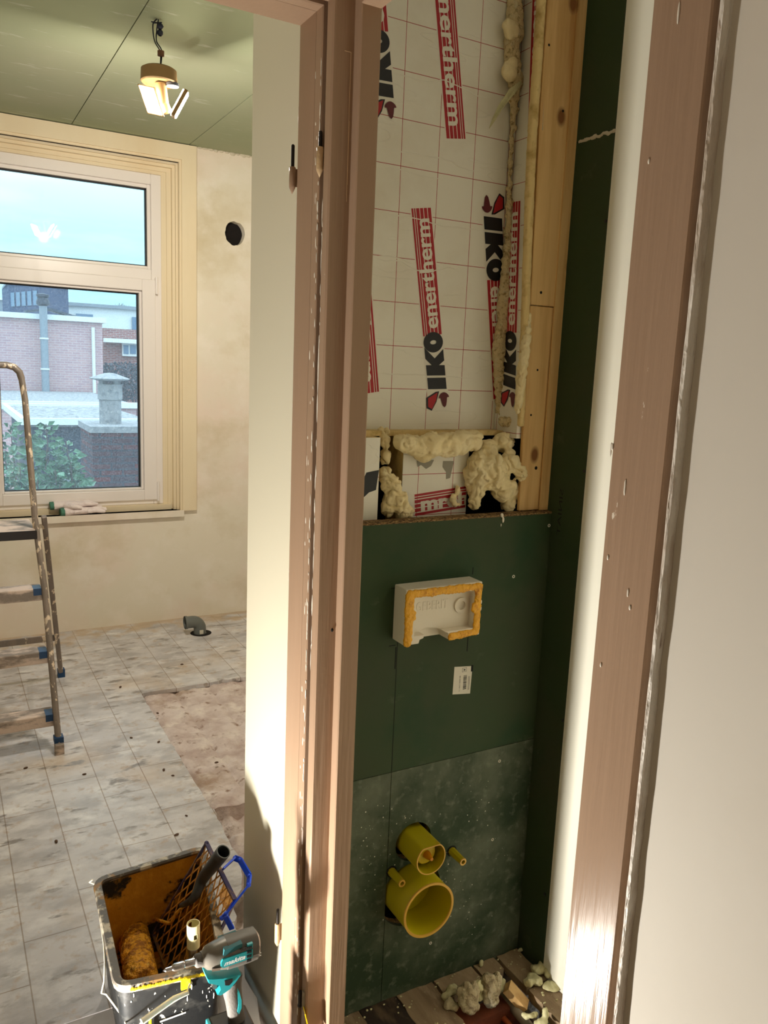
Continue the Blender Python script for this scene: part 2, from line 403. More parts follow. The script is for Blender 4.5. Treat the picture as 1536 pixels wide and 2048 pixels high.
def grid_foil():
    m = mat('foil_faced_insulation', S(240, 236, 222), .40, spec=.5, layers=[(S(228, 220, 202), 5, .5, .8, (1, 1, 1))])
    n = m.node_tree.nodes; l = m.node_tree.links; b = n['Principled BSDF']
    src = b.inputs['Base Color'].links[0].from_socket
    t = n.new('ShaderNodeTexCoord'); sp = n.new('ShaderNodeSeparateXYZ'); l.new(t.outputs['Object'], sp.inputs[0])
    fac = None
    def line(sock, off):
        a = n.new('ShaderNodeMath'); a.operation = 'ADD'; a.inputs[1].default_value = off; l.new(sock, a.inputs[0])
        p = n.new('ShaderNodeMath'); p.operation = 'PINGPONG'; p.inputs[1].default_value = .05; l.new(a.outputs[0], p.inputs[0])
        g = n.new('ShaderNodeMath'); g.operation = 'LESS_THAN'; g.inputs[1].default_value = .0007; l.new(p.outputs[0], g.inputs[0])
        return g.outputs[0]
    sm = n.new('ShaderNodeMath'); sm.operation = 'ADD'; l.new(sp.outputs[0], sm.inputs[0]); l.new(sp.outputs[1], sm.inputs[1])
    a = line(sm.outputs[0], -1.052 - 1.679 + 2.0); c = line(sp.outputs[2], -2.052 + 3.0)
    mxx = n.new('ShaderNodeMath'); mxx.operation = 'MAXIMUM'; l.new(a, mxx.inputs[0]); l.new(c, mxx.inputs[1])
    mix = n.new('ShaderNodeMix'); mix.data_type = 'RGBA'; l.new(mxx.outputs[0], mix.inputs[0]); l.new(src, mix.inputs[6]); mix.inputs[7].default_value = S(168, 40, 40)
    l.new(mix.outputs[2], b.inputs['Base Color'])
    # creases of the foil facing: sharp wavy horizontal ridges
    mp_ = n.new('ShaderNodeMapping'); mp_.inputs['Scale'].default_value = (1, 1, 4.6); l.new(t.outputs['Object'], mp_.inputs[0])
    ns = n.new('ShaderNodeTexNoise'); ns.inputs['Scale'].default_value = 2.6; ns.inputs['Detail'].default_value = 3; l.new(mp_.outputs[0], ns.inputs['Vector'])
    pp = n.new('ShaderNodeMath'); pp.operation = 'PINGPONG'; pp.inputs[1].default_value = .15; l.new(ns.outputs['Fac'], pp.inputs[0])
    mr = n.new('ShaderNodeMapRange'); mr.inputs[1].default_value = 0; mr.inputs[2].default_value = .007; mr.inputs[3].default_value = 1; mr.inputs[4].default_value = 0; l.new(pp.outputs[0], mr.inputs[0])
    bp = n.new('ShaderNodeBump'); bp.inputs['Strength'].default_value = .3; bp.inputs['Distance'].default_value = .003; l.new(mr.outputs[0], bp.inputs['Height'])
    l.new(bp.outputs[0], b.inputs['Normal'])
    return m
m_foil = grid_foil()
m_foilplain = mat('plain_foil_print_ground', S(238, 233, 219), .42, bump=.03, bscale=60)

def wood(name, a, b_, knots=True, stretch=(1, 1, .07), scale=26):
    m = mat(name, S(*a), .65, layers=[(S(*b_), scale, .42, .68, stretch)], bump=.15, bscale=60, bstretch=stretch)
    n = m.node_tree.nodes; l = m.node_tree.links; p = n['Principled BSDF']; src = p.inputs['Base Color'].links[0].from_socket
    t = n.new('ShaderNodeTexCoord')
    if knots:
        v = n.new('ShaderNodeTexVoronoi'); v.voronoi_dimensions = '2D'; v.inputs['Scale'].default_value = 6.4
        sx_ = n.new('ShaderNodeSeparateXYZ'); cx_ = n.new('ShaderNodeCombineXYZ'); l.new(t.outputs['Object'], sx_.inputs[0]); zz = n.new('ShaderNodeMath'); zz.operation = 'MULTIPLY'; zz.inputs[1].default_value = .62; l.new(sx_.outputs[2], zz.inputs[0]); l.new(sx_.outputs[0], cx_.inputs[0]); l.new(zz.outputs[0], cx_.inputs[1]); l.new(cx_.outputs[0], v.inputs['Vector'])
        mr = n.new('ShaderNodeMapRange'); mr.inputs[1].default_value = .05; mr.inputs[2].default_value = .10; mr.inputs[3].default_value = 1; mr.inputs[4].default_value = 0; l.new(v.outputs['Distance'], mr.inputs[0])
        mix = n.new('ShaderNodeMix'); mix.data_type = 'RGBA'; l.new(mr.outputs[0], mix.inputs[0]); l.new(src, mix.inputs[6]); mix.inputs[7].default_value = S(132, 84, 40)
        l.new(mix.outputs[2], p.inputs['Base Color'])
    return m
m_stud = wood('planed_pine', (226, 188, 126), (192, 144, 82))
m_block = wood('pine_offcut', (214, 176, 116), (190, 146, 88), knots=False)

def tile_floor():
    m = mat('marbled_floor_tile', S(214, 212, 214), .40, spec=.45, layers=[(S(184, 182, 184), 4.4, .44, .60, (1, 1.9, 1)), (S(236, 235, 236), 8, .5, .70, (1, 1.6, 1)), (S(204, 184, 162), 1.1, .54, .68, (1, 1, 1)), (S(148, 142, 138), 7, .585, .66, (1, 2.4, 1)), (S(186, 162, 138), 26, .56, .78, (1, 1, 1)), (S(206, 190, 172), 90, .6, .8, (1, 1, 1))], bump=.22, bscale=26)
    n = m.node_tree.nodes; l = m.node_tree.links; b = n['Principled BSDF']; src = b.inputs['Base Color'].links[0].from_socket
    t = n.new('ShaderNodeTexCoord'); sp = n.new('ShaderNodeSeparateXYZ'); cb = n.new('ShaderNodeCombineXYZ')
    l.new(t.outputs['Object'], sp.inputs[0])
    def add(s, v):
        a = n.new('ShaderNodeMath'); a.operation = 'ADD'; a.inputs[1].default_value = v; l.new(s, a.inputs[0]); return a.outputs[0]
    l.new(add(sp.outputs[1], 3.4 - 2.678 + .34 * 6), cb.inputs[0]); l.new(add(sp.outputs[0], -.4733 + .1667 * 20), cb.inputs[1])
    # 2.678: transverse joint of one column ; .4733: a joint between columns
    bt = n.new('ShaderNodeTexBrick'); bt.inputs['Scale'].default_value = 1; bt.inputs['Brick Width'].default_value = .34; bt.inputs['Row Height'].default_value = .1667
    bt.inputs['Mortar Size'].default_value = .0021; bt.inputs['Mortar Smooth'].default_value = .3; bt.offset = .5; bt.offset_frequency = 2
    bt.inputs['Color1'].default_value = (.86, .84, .83, 1); bt.inputs['Color2'].default_value = (1, 1, 1, 1); bt.inputs['Mortar'].default_value = (.56, .48, .40, 1); bt.inputs['Bias'].default_value = 0
    l.new(cb.outputs[0], bt.inputs['Vector'])
    mu = n.new('ShaderNodeMix'); mu.data_type = 'RGBA'; mu.blend_type = 'MULTIPLY'; mu.inputs[0].default_value = 1; l.new(src, mu.inputs[6]); l.new(bt.outputs['Color'], mu.inputs[7])
    # sand swept up along the window wall
    ns = n.new('ShaderNodeTexNoise'); ns.inputs['Scale'].default_value = 9; ns.inputs['Detail'].default_value = 8; l.new(t.outputs['Object'], ns.inputs['Vector'])
    ad = n.new('ShaderNodeMath'); ad.operation = 'MULTIPLY_ADD'; ad.inputs[1].default_value = 1.1; l.new(ns.outputs['Fac'], ad.inputs[0]); l.new(sp.outputs[1], ad.inputs[2])
    mr = n.new('ShaderNodeMapRange'); mr.inputs[1].default_value = 5.16; mr.inputs[2].default_value = 5.36; mr.inputs[4].default_value = .75; l.new(ad.outputs[0], mr.inputs[0])
    sd = n.new('ShaderNodeMix'); sd.data_type = 'RGBA'; l.new(mr.outputs[0], sd.inputs[0]); l.new(mu.outputs[2], sd.inputs[6]); sd.inputs[7].default_value = S(192, 166, 132)
    l.new(sd.outputs[2], b.inputs['Base Color'])
    return m
m_tile = tile_floor()
m_mortar = mat('scraped_mortar', S(218, 204, 198), .95, layers=[(S(182, 160, 152), 7, .42, .66, (1, 1, 1)), (S(236, 226, 216), 9, .52, .72, (1, 1, 1)), (S(140, 112, 94), 22, .58, .70, (1, 1, 1)), (S(160, 132, 108), 3.2, .56, .70, (1, 1, 1))], bump=1, bscale=30)

def brick_mat(name, c1, c2, mortar, bw, rh, ms=.012, axes=(0, 2)):
    m = mat(name, S(*c1), .9, layers=[(S(*c2), 3, .4, .7, (1, 1, 1))])
    n = m.node_tree.nodes; l = m.node_tree.links; b = n['Principled BSDF']
    t = n.new('ShaderNodeTexCoord'); sp = n.new('ShaderNodeSeparateXYZ'); cb = n.new('ShaderNodeCombineXYZ'); l.new(t.outputs['Object'], sp.inputs[0])
    sm = n.new('ShaderNodeMath'); sm.operation = 'ADD'; l.new(sp.outputs[0], sm.inputs[0]); l.new(sp.outputs[1], sm.inputs[1])
    l.new(sm.outputs[0], cb.inputs[0]); l.new(sp.outputs[2], cb.inputs[1])
    bt = n.new('ShaderNodeTexBrick'); bt.inputs['Scale'].default_value = 1; bt.inputs['Brick Width'].default_value = bw; bt.inputs['Row Height'].default_value = rh; bt.inputs['Mortar Size'].default_value = ms
    bt.inputs['Color1'].default_value = S(*c1); bt.inputs['Color2'].default_value = S(*c2); bt.inputs['Mortar'].default_value = S(*mortar)
    l.new(cb.outputs[0], bt.inputs['Vector']); l.new(bt.outputs['Color'], b.inputs['Base Color'])
    return m
m_bricklt = brick_mat('pale_brickwork', (196, 158, 158), (180, 144, 150), (200, 176, 176), .22, .065, .010)
m_brickrd = brick_mat('red_brickwork', (150, 92, 88), (124, 70, 70), (160, 140, 136), .22, .065, .012)
m_brickch = brick_mat('chimney_brickwork', (100, 44, 44), (58, 40, 50), (52, 50, 60), .21, .062, .010)
m_brickbl = brick_mat('slate_blue_cladding', (58, 74, 108), (50, 66, 98), (80, 94, 124), .3, .08, .006)
m_extwhite = mat('exterior_white', S(226, 232, 232), .6)
m_extgrey = mat('exterior_grey', S(140, 150, 160), .5, metal=.2)
m_roofing = mat('roof_gravel', S(150, 150, 152), .95, layers=[(S(90, 92, 96), 14, .5, .6, (1, 1, 1)), (S(200, 200, 200), 20, .6, .7, (1, 1, 1))])
m_extdark = mat('exterior_dark', S(48, 56, 70), .7)
m_extwin = mat('exterior_window_glass', S(100, 128, 156), .15)
m_concrete = mat('weathered_concrete', S(150, 150, 152), .9, layers=[(S(110, 112, 118), 20, .45, .7, (1, 1, 1)), (S(188, 186, 180), 40, .55, .75, (1, 1, 1))], bump=.4, bscale=60)
m_leaf = mat('glossy_green_leaf', S(70, 112, 82), .3, layers=[(S(112, 150, 124), 6, .45, .65, (1, 1, 1)), (S(34, 66, 52), 9, .5, .7, (1, 1, 1))])
m_hedge = mat('dark_hedge_leaf', S(60, 66, 78), .8, layers=[(S(104, 104, 112), 12, .5, .6, (1, 1, 1))])
m_bark = mat('bark', S(92, 80, 76), .9)
m_ground = mat('yard_paving', S(140, 138, 138), .9)

def glass_mat():
    m = bpy.data.materials.new('window_glass'); m.use_nodes = True; n = m.node_tree.nodes; l = m.node_tree.links; n.clear()
    o = n.new('ShaderNodeOutputMaterial'); a = n.new('ShaderNodeBsdfTransparent'); a.inputs[0].default_value = (.93, .96, .97, 1)
    g = n.new('ShaderNodeBsdfGlossy'); g.inputs['Roughness'].default_value = .02; f = n.new('ShaderNodeFresnel'); f.inputs[0].default_value = 1.5
    x = n.new('ShaderNodeMixShader'); l.new(f.outputs[0], x.inputs[0]); l.new(a.outputs[0], x.inputs[1]); l.new(g.outputs[0], x.inputs[2]); l.new(x.outputs[0], o.inputs[0])
    return m
m_glass = glass_mat()
def dusty_glass():
    m = m_glass.copy(); m.name = 'dusty_window_glass'; n = m.node_tree.nodes; l = m.node_tree.links
    out = [x for x in n if x.type == 'OUTPUT_MATERIAL'][0]; src = out.inputs[0].links[0].from_socket
    t = n.new('ShaderNodeTexCoord'); ns = n.new('ShaderNodeTexNoise'); ns.inputs['Scale'].default_value = 140; ns.inputs['Detail'].default_value = 4; l.new(t.outputs['Object'], ns.inputs['Vector'])
    mr = n.new('ShaderNodeMapRange'); mr.inputs[1].default_value = .42; mr.inputs[2].default_value = .75; mr.inputs[3].default_value = .04; mr.inputs[4].default_value = .17; l.new(ns.outputs['Fac'], mr.inputs[0])
    tr_ = n.new('ShaderNodeBsdfTranslucent'); tr_.inputs[0].default_value = (.80, .90, 1.0, 1)
    mx_ = n.new('ShaderNodeMixShader'); l.new(mr.outputs[0], mx_.inputs[0]); l.new(src, mx_.inputs[1]); l.new(tr_.outputs[0], mx_.inputs[2]); l.new(mx_.outputs[0], out.inputs[0])
    return m
m_glassd = dusty_glass()

# ------------------------------------------------------------------ setting: bathroom
CZ = 2.80
# floor: tiled slab with a rough broken edge, mortar patch, rubble
edge = [(.62, 1.60), (.645, 1.70), (.640, 1.78), (.665, 1.90), (.70, 2.05), (.775, 2.19), (.800, 2.303), (.794, 2.354), (.802, 2.471), (.812, 2.60)]
edge = ragged(edge, .010, .03, 3, closed=False)
poly = [(-1.4, 1.83)] + [(.60, 1.83)] + [p for p in edge if p[1] > 1.83] + ragged([(.803, 2.62), (.803, 3.735)], .004, .03, 5, closed=False) + ragged([(.815, 3.745), (2.4, 3.76)], .014, .03, 8, closed=False) + [(2.4, 4.86), (-1.4, 4.86)]
bm = NB(); prism(bm, [(x, y, -.02) for x, y in poly], (0, 0, .02))
struct('floor', bm, m_tile, label='old marbled floor tiles with sandy dust')
bm = NB(); prism(bm, [(x, y, -.03) for x, y in [(-1.4, 1.50), (.62, 1.50)] + [p for p in edge if p[1] <= 1.829] + [(.655, 1.829), (-1.4, 1.829)]], (0, 0, .028))
struct('floor_threshold', bm, m_thr, label='smooth grey cement threshold in the bathroom doorway')
bm = NB(); nx, ny = 150, 170
vs = [[None] * (ny + 1) for _ in range(nx + 1)]
for i in range(nx + 1):
    for j in range(ny + 1):
        x = .58 + (2.4 - .58) * i / nx; y = 1.5 + (3.85 - 1.5) * j / ny
        z = -.019 + .010 * noise.noise(Vector((x * 9, y * 9, 0))) + .008 * noise.noise(Vector((x * 25, y * 25, 4)))
        gx = (x - .97) / .1667; z -= .011 * math.exp(-((gx - round(gx) + .05 * noise.noise(Vector((x * 3, y * 12, 2)))) * 14) ** 2); gy = (y - 3.41) / .44; z -= .007 * math.exp(-((gy - round(gy)) * 30) ** 2)
        if y < 2.62 or x < .75: z -= .05 + .03 * noise.noise(Vector((x * 20, y * 20, 9)))
        z = min(z, -.004)
        vs[i][j] = bm.verts.new((x, y, z))
for i in range(nx):
    for j in range(ny): bm.faces.new((vs[i][j], vs[i + 1][j], vs[i + 1][j + 1], vs[i][j + 1]))
struct('floor_mortar_bed', bm, m_mortar, smooth=True, label='scraped mortar bed where the tiles are gone')
struct('floor_slab', B((-1.5, 1.5, -.34), (2.5, 5.0, -.14)), m_rubble, label='concrete under the tiles')

# wall with the window, with the hole for the vent
WY0, WY1 = 4.82, 5.08
WX0, WX1, WZ0, WZ1 = -.10, 1.29, .69, 2.70
hp = onY(470, 467, WY0)
cutr = NB()
ring = [(hp.x + .062 * (1 + .16 * noise.noise(Vector((cos(a) * 2, sin(a) * 2, 5)))) * cos(a), WY0 - .02, hp.z + .068 * (1 + .14 * noise.noise(Vector((cos(a) * 2, sin(a) * 2, 8)))) * sin(a)) for a in [2 * pi * k / 30 for k in range(30)]]
prism(cutr, ring, (0, .20, 0))
bm = cut(B((WX1, WY0, -.05), (2.5, WY1, CZ + .1)), cutr)
box(bm, (-1.5, WY0, -.05), (WX0, WY1, CZ + .1))
box(bm, (WX0, WY0, -.05), (WX1, WY1, WZ0)); box(bm, (WX0, WY0, WZ1), (WX1, WY1, CZ + .1))
struct('wall_window', bm, m_bathwall, label='cream plaster window wall with a rough round hole')
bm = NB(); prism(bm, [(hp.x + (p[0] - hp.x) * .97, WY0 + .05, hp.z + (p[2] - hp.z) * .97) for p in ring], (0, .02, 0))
struct('wall_window_cavity', bm, mat('hole_shade', S(16, 9, 7), .95, bump=.8, bscale=60), label='near-black plug in the hole, shade put into its colour')  # shallow plug, the shade inside the hole put into its near-black colour
struct('wall_bathroom_left', B((-1.6, 1.4, -.05), (-1.4, 5.08, CZ + .1)), m_bathwall)
struct('wall_bathroom_right', B((2.4, 1.75, -.05), (2.55, 5.0, CZ + .1)), m_bathwall)
struct('wall_bathroom_back', B((.745, 1.80, -.05), (2.5, 1.867, CZ + .1)), m_bathwall)
struct('wall_partition', B((.665, 1.560, -.08), (.745, 1.867, CZ + .1)), m_part, label='cream painted partition end beside the door frame')
# ceiling boards with tight dark joints
bm = NB()
seam_x, seam_y = .708, 9
box(bm, (-1.5, 1.5, CZ), (seam_x - .002, 5.0, CZ + .013)); box(bm, (seam_x + .002, 1.5, CZ), (1.335, 5.0, CZ + .013)); box(bm, (1.339, 1.5, CZ), (2.5, 5.0, CZ + .013))
struct('ceiling', bm, m_pbceil, label='green-grey plasterboard ceiling')
struct('ceiling_void', B((-1.5, 1.5, CZ + .014), (2.5, 5.0, CZ + .05)), m_seam)
# chalky filler crumbs along ceiling / wall corner
bm = NB()
for i in range(26):
    x = 1.40 + .85 * i / 26; ball(bm, (x, WY0 - .004, CZ - .004), (.012 + .012 * rnd.random(), .006, .005 + .008 * rnd.random()), 2, i, .4, 60)
struct('trim_ceiling_filler', bm, m_filler, smooth=True)

# window casing (trim) : stepped cream architrave
def casing(bm, xo, zo, xi, zi, y0, y1):
    """one moulding frame between outer (xo, zo) and inner (xi, zi) right/top limits, from the sill up; y0 front"""
    z0 = .690
    lo_o, lo_i = 2 * .59 - xo, 2 * .59 - xi
    box(bm, (xi, y0, z0), (xo, y1, zo)); box(bm, (lo_o, y0, z0), (lo_i, y1, zo)); box(bm, (lo_i, y0, zi), (xi, y1, zo))
bm = NB()
casing(bm, 1.378, 2.795, 1.292, 2.712, 4.795, 4.83)
casing(bm, 1.292, 2.712, 1.280, 2.700, 4.806, 4.90)
casing(bm, 1.280, 2.700, 1.268, 2.688, 4.84, 4.92)
casing(bm, 1.268, 2.688, 1.252, 2.672, 4.858, 4.95)
casing(bm, 1.252, 2.672, 1.226, 2.650, 4.885, 4.97)
casing(bm, 1.226, 2.650, 1.198, 2.632, 4.895, 4.97)
struct('trim_1', bm, m_trim, label='stepped cream window casing')
# inner sill
bm = NB(); box(bm, (-.10, 4.80, .668), (1.29, 4.93, .690)); struct('trim_2', bm, m_sill, label='bare brown window sill')
bm = NB(); box(bm, (-.12, 4.792, .655), (1.30, 4.802, .6935)); struct('trim_3', bm, m_bathwall)
bm = NB(); box(bm, (-.10, 4.865, .690), (1.24, 4.93, .722)); struct('trim_4', bm, m_trim, label='wooden bead under the window frame')

# window_1 : frame, transom, lower sash with hinges, panes
win = thing('window_1', (.59, 4.93, .72), 'white window with a fixed pane over a hinged sash', None); win['kind'] = 'structure'
GXU, GXL = 1.122, 1.072
fx = 1.200
bm = NB()
box(bm, (fx - .058, 4.90, .722), (fx, 4.97, 2.632), bev=.004); box(bm, (-.02, 4.90, .722), (.038, 4.97, 2.632), bev=.004)
box(bm, (.038, 4.90, 2.575), (fx - .058, 4.97, 2.632), bev=.004); box(bm, (.038, 4.90, .722), (fx - .058, 4.97, .765), bev=.004)
box(bm, (.038, 4.902, 2.046), (fx - .058, 4.97, 2.108), bev=.004)
obj('frame', bm, m_pvc, win)
bm = NB()
for (a, b_) in (((1.122, 2.108), (1.142, 2.575)), ((.038, 2.108), (.058, 2.575))): box(bm, (a[0], 4.915, a[1]), (b_[0], 4.955, b_[1]), bev=.003)
box(bm, (.058, 4.915, 2.555), (1.122, 4.955, 2.575), bev=.003); box(bm, (.058, 4.915, 2.108), (1.122, 4.955, 2.124), bev=.003)
obj('glazing_bead', bm, m_pvc, win)
bm = NB(); box(bm, (1.114, 4.93, 2.124), (1.122, 4.95, 2.555)); box(bm, (.058, 4.93, 2.547), (1.122, 4.95, 2.555)); box(bm, (.058, 4.93, 2.124), (1.122, 4.95, 2.130)); box(bm, (.058, 4.93, 2.124), (.064, 4.95, 2.555))
obj('gasket', bm, m_gasket, win)
obj('glass_pane', B((.058, 4.944, 2.124), (1.122, 4.950, 2.555)), m_glass, win)
sash = NB()
SX0, SX1, SZ0, SZ1 = .030, 1.160, .750, 2.048     # sash outer
GX0, GX1, GZ0, GZ1 = .317, 1.070, .826, 1.968     # sash glass
SX0 = .235
def rect_frame(bm, x0, x1, z0, z1, X0, X1, Z0, Z1, y0, y1, bev=.004):
    box(bm, (X1, y0, z0), (x1, y1, z1), bev=bev); box(bm, (x0, y0, z0), (X0, y1, z1), bev=bev)
    box(bm, (X0, y0, Z1), (X1, y1, z1), bev=bev); box(bm, (X0, y0, z0), (X1, y1, Z0), bev=bev)
rect_frame(sash, SX0, SX1, SZ0, SZ1, GX0 - .012, GX1 + .014, GZ0 - .012, GZ1 + .014, 4.885, 4.96)
so = obj('sash', sash, m_pvc, win)
b2 = NB(); rect_frame(b2, GX0 - .012, GX1 + .014, GZ0 - .012, GZ1 + .014, GX0, GX1, GZ0, GZ1, 4.905, 4.955, bev=.003); obj('glazing_bead', b2, m_pvc, so)
b2 = NB(); rect_frame(b2, GX0, GX1, GZ0, GZ1, GX0 + .004, GX1 - .008, GZ0 + .004, GZ1 - .007, 4.93, 4.952, bev=0); obj('gasket', b2, m_gasket, so)
obj('glass_pane', B((GX0, 4.944, GZ0), (GX1, 4.950, GZ1)), m_glassd, so)
# left part of the window beyond the hinged sash (mostly outside the picture)
b3 = NB(); rect_frame(b3, .036, .232, SZ0, SZ1, .09, .18, GZ0, GZ1, 4.89, 4.96); s2 = obj('sash', b3, m_pvc, win)
obj('glass_pane', B((.09, 4.944, GZ0), (.18, 4.950, GZ1)), m_glass, s2)
for (z0, z1) in ((1.968, 2.064), (.745, .860)):
    bm = NB(); tube(bm, [(1.166, 4.880, z0), (1.166, 4.880, z1)], .008, 12); tube(bm, [(1.166, 4.880, (z0 + z1) / 2 - .002), (1.166, 4.880, (z0 + z1) / 2 + .002)], .0088, 12)
    box(bm, (1.158, 4.880, z0 + .006), (1.174, 4.90, z1 - .006)); obj('hinge', bm, m_pvc, win, smooth=True)

# gloves on the sill
def glove(name, base, ang, mirror, label, bend):
    t = thing(name, base, label, 'glove', None)
    bm = NB(); a = Vector((cos(ang), sin(ang), 0)); s = Vector((-sin(ang), cos(ang), 0)) * mirror; up = Vector((0, 0, 1)); b0 = Vector(base)
    P = lambda u, v, z: b0 + (a * u + s * v + up * z) * 1.38
    ball(bm, P(.065, 0, .019), (.076, .042, .023), 3, 3, .15, 30, rot=Matrix.Rotation(ang, 3, 'Z').to_euler())
    tube(bm, [P(.0, 0, .016), P(.03, 0, .018), P(.07, 0, .019)], [.041, .037, .036], 14, flat=.62, ref=s)
    for k, (v, L) in enumerate(((-.026, .055), (-.010, .066), (.008, .070), (.024, .058))):
        tube(bm, smoothpath([P(.09, v * .8, .018), P(.11 + L * .3, v * 1.1 + bend * .3, .020 + .004 * (k % 2)), P(.105 + L, v * 1.25 + bend, .012 + .003 * k)], 4), [.0145, .0145, .013, .008], 10)
    tube(bm, smoothpath([P(.045, .018, .016), P(.075, .048, .018), P(.105, .052 + bend * .5, .012)], 4), [.0165, .015, .009], 10)
    bm = remeshed(bm, .0028, .0012, 90, 2)
    obj('glove_body', bm, m_glove, t, smooth=True, angle=180)
    bm = NB(); tube(bm, [P(-.014, 0, .016), P(.004, 0, .017)], [.036, .038], 16, flat=.62, ref=s); obj('cuff', bm, m_glovec, t, smooth=True)
glove('work_glove', (.615, 4.822, .690), R_(4), 1, 'white knitted glove lying flat in front on the window sill', .006)
glove('work_glove', (.565, 4.858, .722), R_(-1), -1, 'white knitted glove lying behind the other against the window', -.004)

# grey elbow pipe in the floor
el = thing('waste_elbow', (1.305, 4.50, 0), 'grey plastic elbow pipe rising from a hole in the tiles', 'pipe')
bm = NB()
path = [(1.312, 4.50, -.01), (1.312, 4.50, .03)] + [(1.312 - .045 * (1 - cos(a)), 4.50, .03 + .045 * sin(a)) for a in [R_(x) for x in range(15, 91, 15)]] + [(1.222, 4.50, .075)]
tube(bm, path, .036, 24, cap=False); tube(bm, path, .032, 24, cap=False)
tube(bm, [(1.235, 4.50, .075), (1.222, 4.50, .075)], .039, 24, cap=False)
obj('elbow', bm, m_gpvc, el, smooth=True)
bm = NB(); lathe(bm, [(.032, .002), (.062, .002), (.062, 0), (.032, 0)], (1.318, 4.50, -.0012), seg=28); obj('pipe_hole', bm, m_dark, el)
bm = NB(); tube(bm, [(1.245, 4.50, .075), (1.2455, 4.50, .075)], .0315, 20); obj('bore', bm, m_dark, el)
bm = NB(); box(bm, (1.300, 4.461, .006), (1.322, 4.464, .030)); obj('sticker', bm, m_label, el)

# crumbs on the floor
crumb_px = [(518, 1376), (1006, 1350), (1062, 1384), (975, 1178), (1145, 1630), (1085, 1748), (345, 1790), (1118, 702), (740, 842), (806, 1152), (158, 1338), (968, 1002), (1330, 1305), (1245, 388), (760, 438)]
c0 = None
for i, (zx, zy) in enumerate(crumb_px):
    p = onZ(zx / 3.072, 1100 + zy / 3.072, .003)
    if c0 is None:
        bm = NB(); ball(bm, (0, 0, .003), (.008, .005, .004), 2, 3, .4, 120); c0 = obj('debris_crumb', bm, m_crumb, smooth=True, keep=True); o = c0
    else: o = c0.copy(); COL.objects.link(o)
    o.location = (p.x, p.y, .0); o.rotation_euler = (0, 0, i * 1.3); s_ = .7 + .5 * rnd.random(); o.scale = (s_, s_, s_)
    tag(o, 'small dark crumb of debris on the marbled tile floor', 'debris', 'crumbs scattered over the bathroom tiles')

# ------------------------------------------------------------------ step ladder
lad = thing('step_ladder', (.12, 3.45, 0), 'paint-spattered aluminium step ladder standing under the window', 'ladder')
LX = .12
def rail(side):
    def X(x): return LX + side * (x - LX)
    front = [(X(.373), 3.27, .0), (X(.364), 3.51, .615), (X(.347), 3.62, .90), (X(.338), 3.76, 1.40), (X(.330), 3.79, 1.49)]
    return front
for side in (1, -1):
    f = rail(side)
    bm = NB(); tube(bm, f, .0180, 12, flat=.72, ref=(0, 1, 0)); obj('front_rail', bm, m_alu, lad, smooth=True)
    bm = NB(); obox(bm, (f[0][0], 3.275, .022), ((1, 0, 0), (0, 1, 0), (0, 0, 1)), (.017, .022, .022), bev=.003); obj('foot', bm, m_tread, lad)
    bm = NB(); obox(bm, (f[0][0], 3.29, .055), ((1, 0, 0), (0, 1, 0), (0, 0, 1)), (.018, .020, .012)); obj('foot_collar', bm, m_bluecap, lad)
    rx0, rx1 = LX + side * (.489 - LX), LX + side * (.392 - LX)
    bm = NB(); bar(bm, (rx0, 4.12, .0), (rx1, 3.72, .90), .022, .022, up=(0, 1, 0), bev=.004)
    obj('rear_leg', bm, m_alu, lad)
    bm = NB(); obox(bm, (rx0, 4.115, .02), ((1, 0, 0), (0, 1, 0), (0, 0, 1)), (.017, .018, .022), bev=.003); obj('foot', bm, m_bluecap, lad)
fr, fl_ = rail(1), rail(-1)
bm = NB()
a = Vector(fr[-1]); b_ = Vector(fl_[-1])
pth = [a] + [a + Vector((-.055 * (1 - cos(t)), 0, .055 * sin(t))) for t in [R_(x) for x in (30, 60, 90)]] + [b_ + Vector((.055 * (1 - cos(t)), 0, .055 * sin(t))) for t in [R_(x) for x in (90, 60, 30)]] + [b_]
tube(bm, pth, .0180, 12, flat=.8, ref=(0, 1, 0)); obj('hand_loop', bm, m_alu, lad, smooth=True)
for (px_, py_, Yt) in ((115, 1435, 3.335), (102, 1310, 3.43), (90, 1185, 3.525)):
    z = onY(px_, py_, Yt).z; xr = onY(px_, py_, Yt).x - .012
    t_ = thing('tmp', (0, 0, 0), None, None); bpy.data.objects.remove(t_)
    bm = NB(); box(bm, (2 * LX - xr, Yt - .012, z - .030), (xr, Yt + .075, z + .022), bev=.004); tr = obj('tread', bm, m_tread, lad)
    for s_ in (1, -1):
        bm = NB(); xc = LX + s_ * (xr - LX - .012); box(bm, (xc - .022, Yt - .0135, z - .006), (xc + .010, Yt + .05, z + .0230)); obj('tread_cap', bm, m_bluecap, tr)
    if abs(py_ - 1435) < 1: pass
bm = NB(); box(bm, (LX - .225, 3.56, .855), (LX + .222, 3.82, .873), bev=.004); pf = obj('platform', bm, m_tread, lad)
bm = NB(); box(bm, (LX - .225, 3.555, .835), (LX + .226, 3.575, .872), bev=.003); obj('platform_lip', bm, m_darksteel, pf)
bm = NB(); bar(bm, (-.20, 4.02, .24), (.462, 4.02, .24), .012, .03); obj('rear_brace', bm, m_alu, lad)
bm = NB(); bar(bm, (.372, 3.45, .43), (.415, 3.93, .46), .004, .014); obj('spreader', bm, m_darksteel, lad)

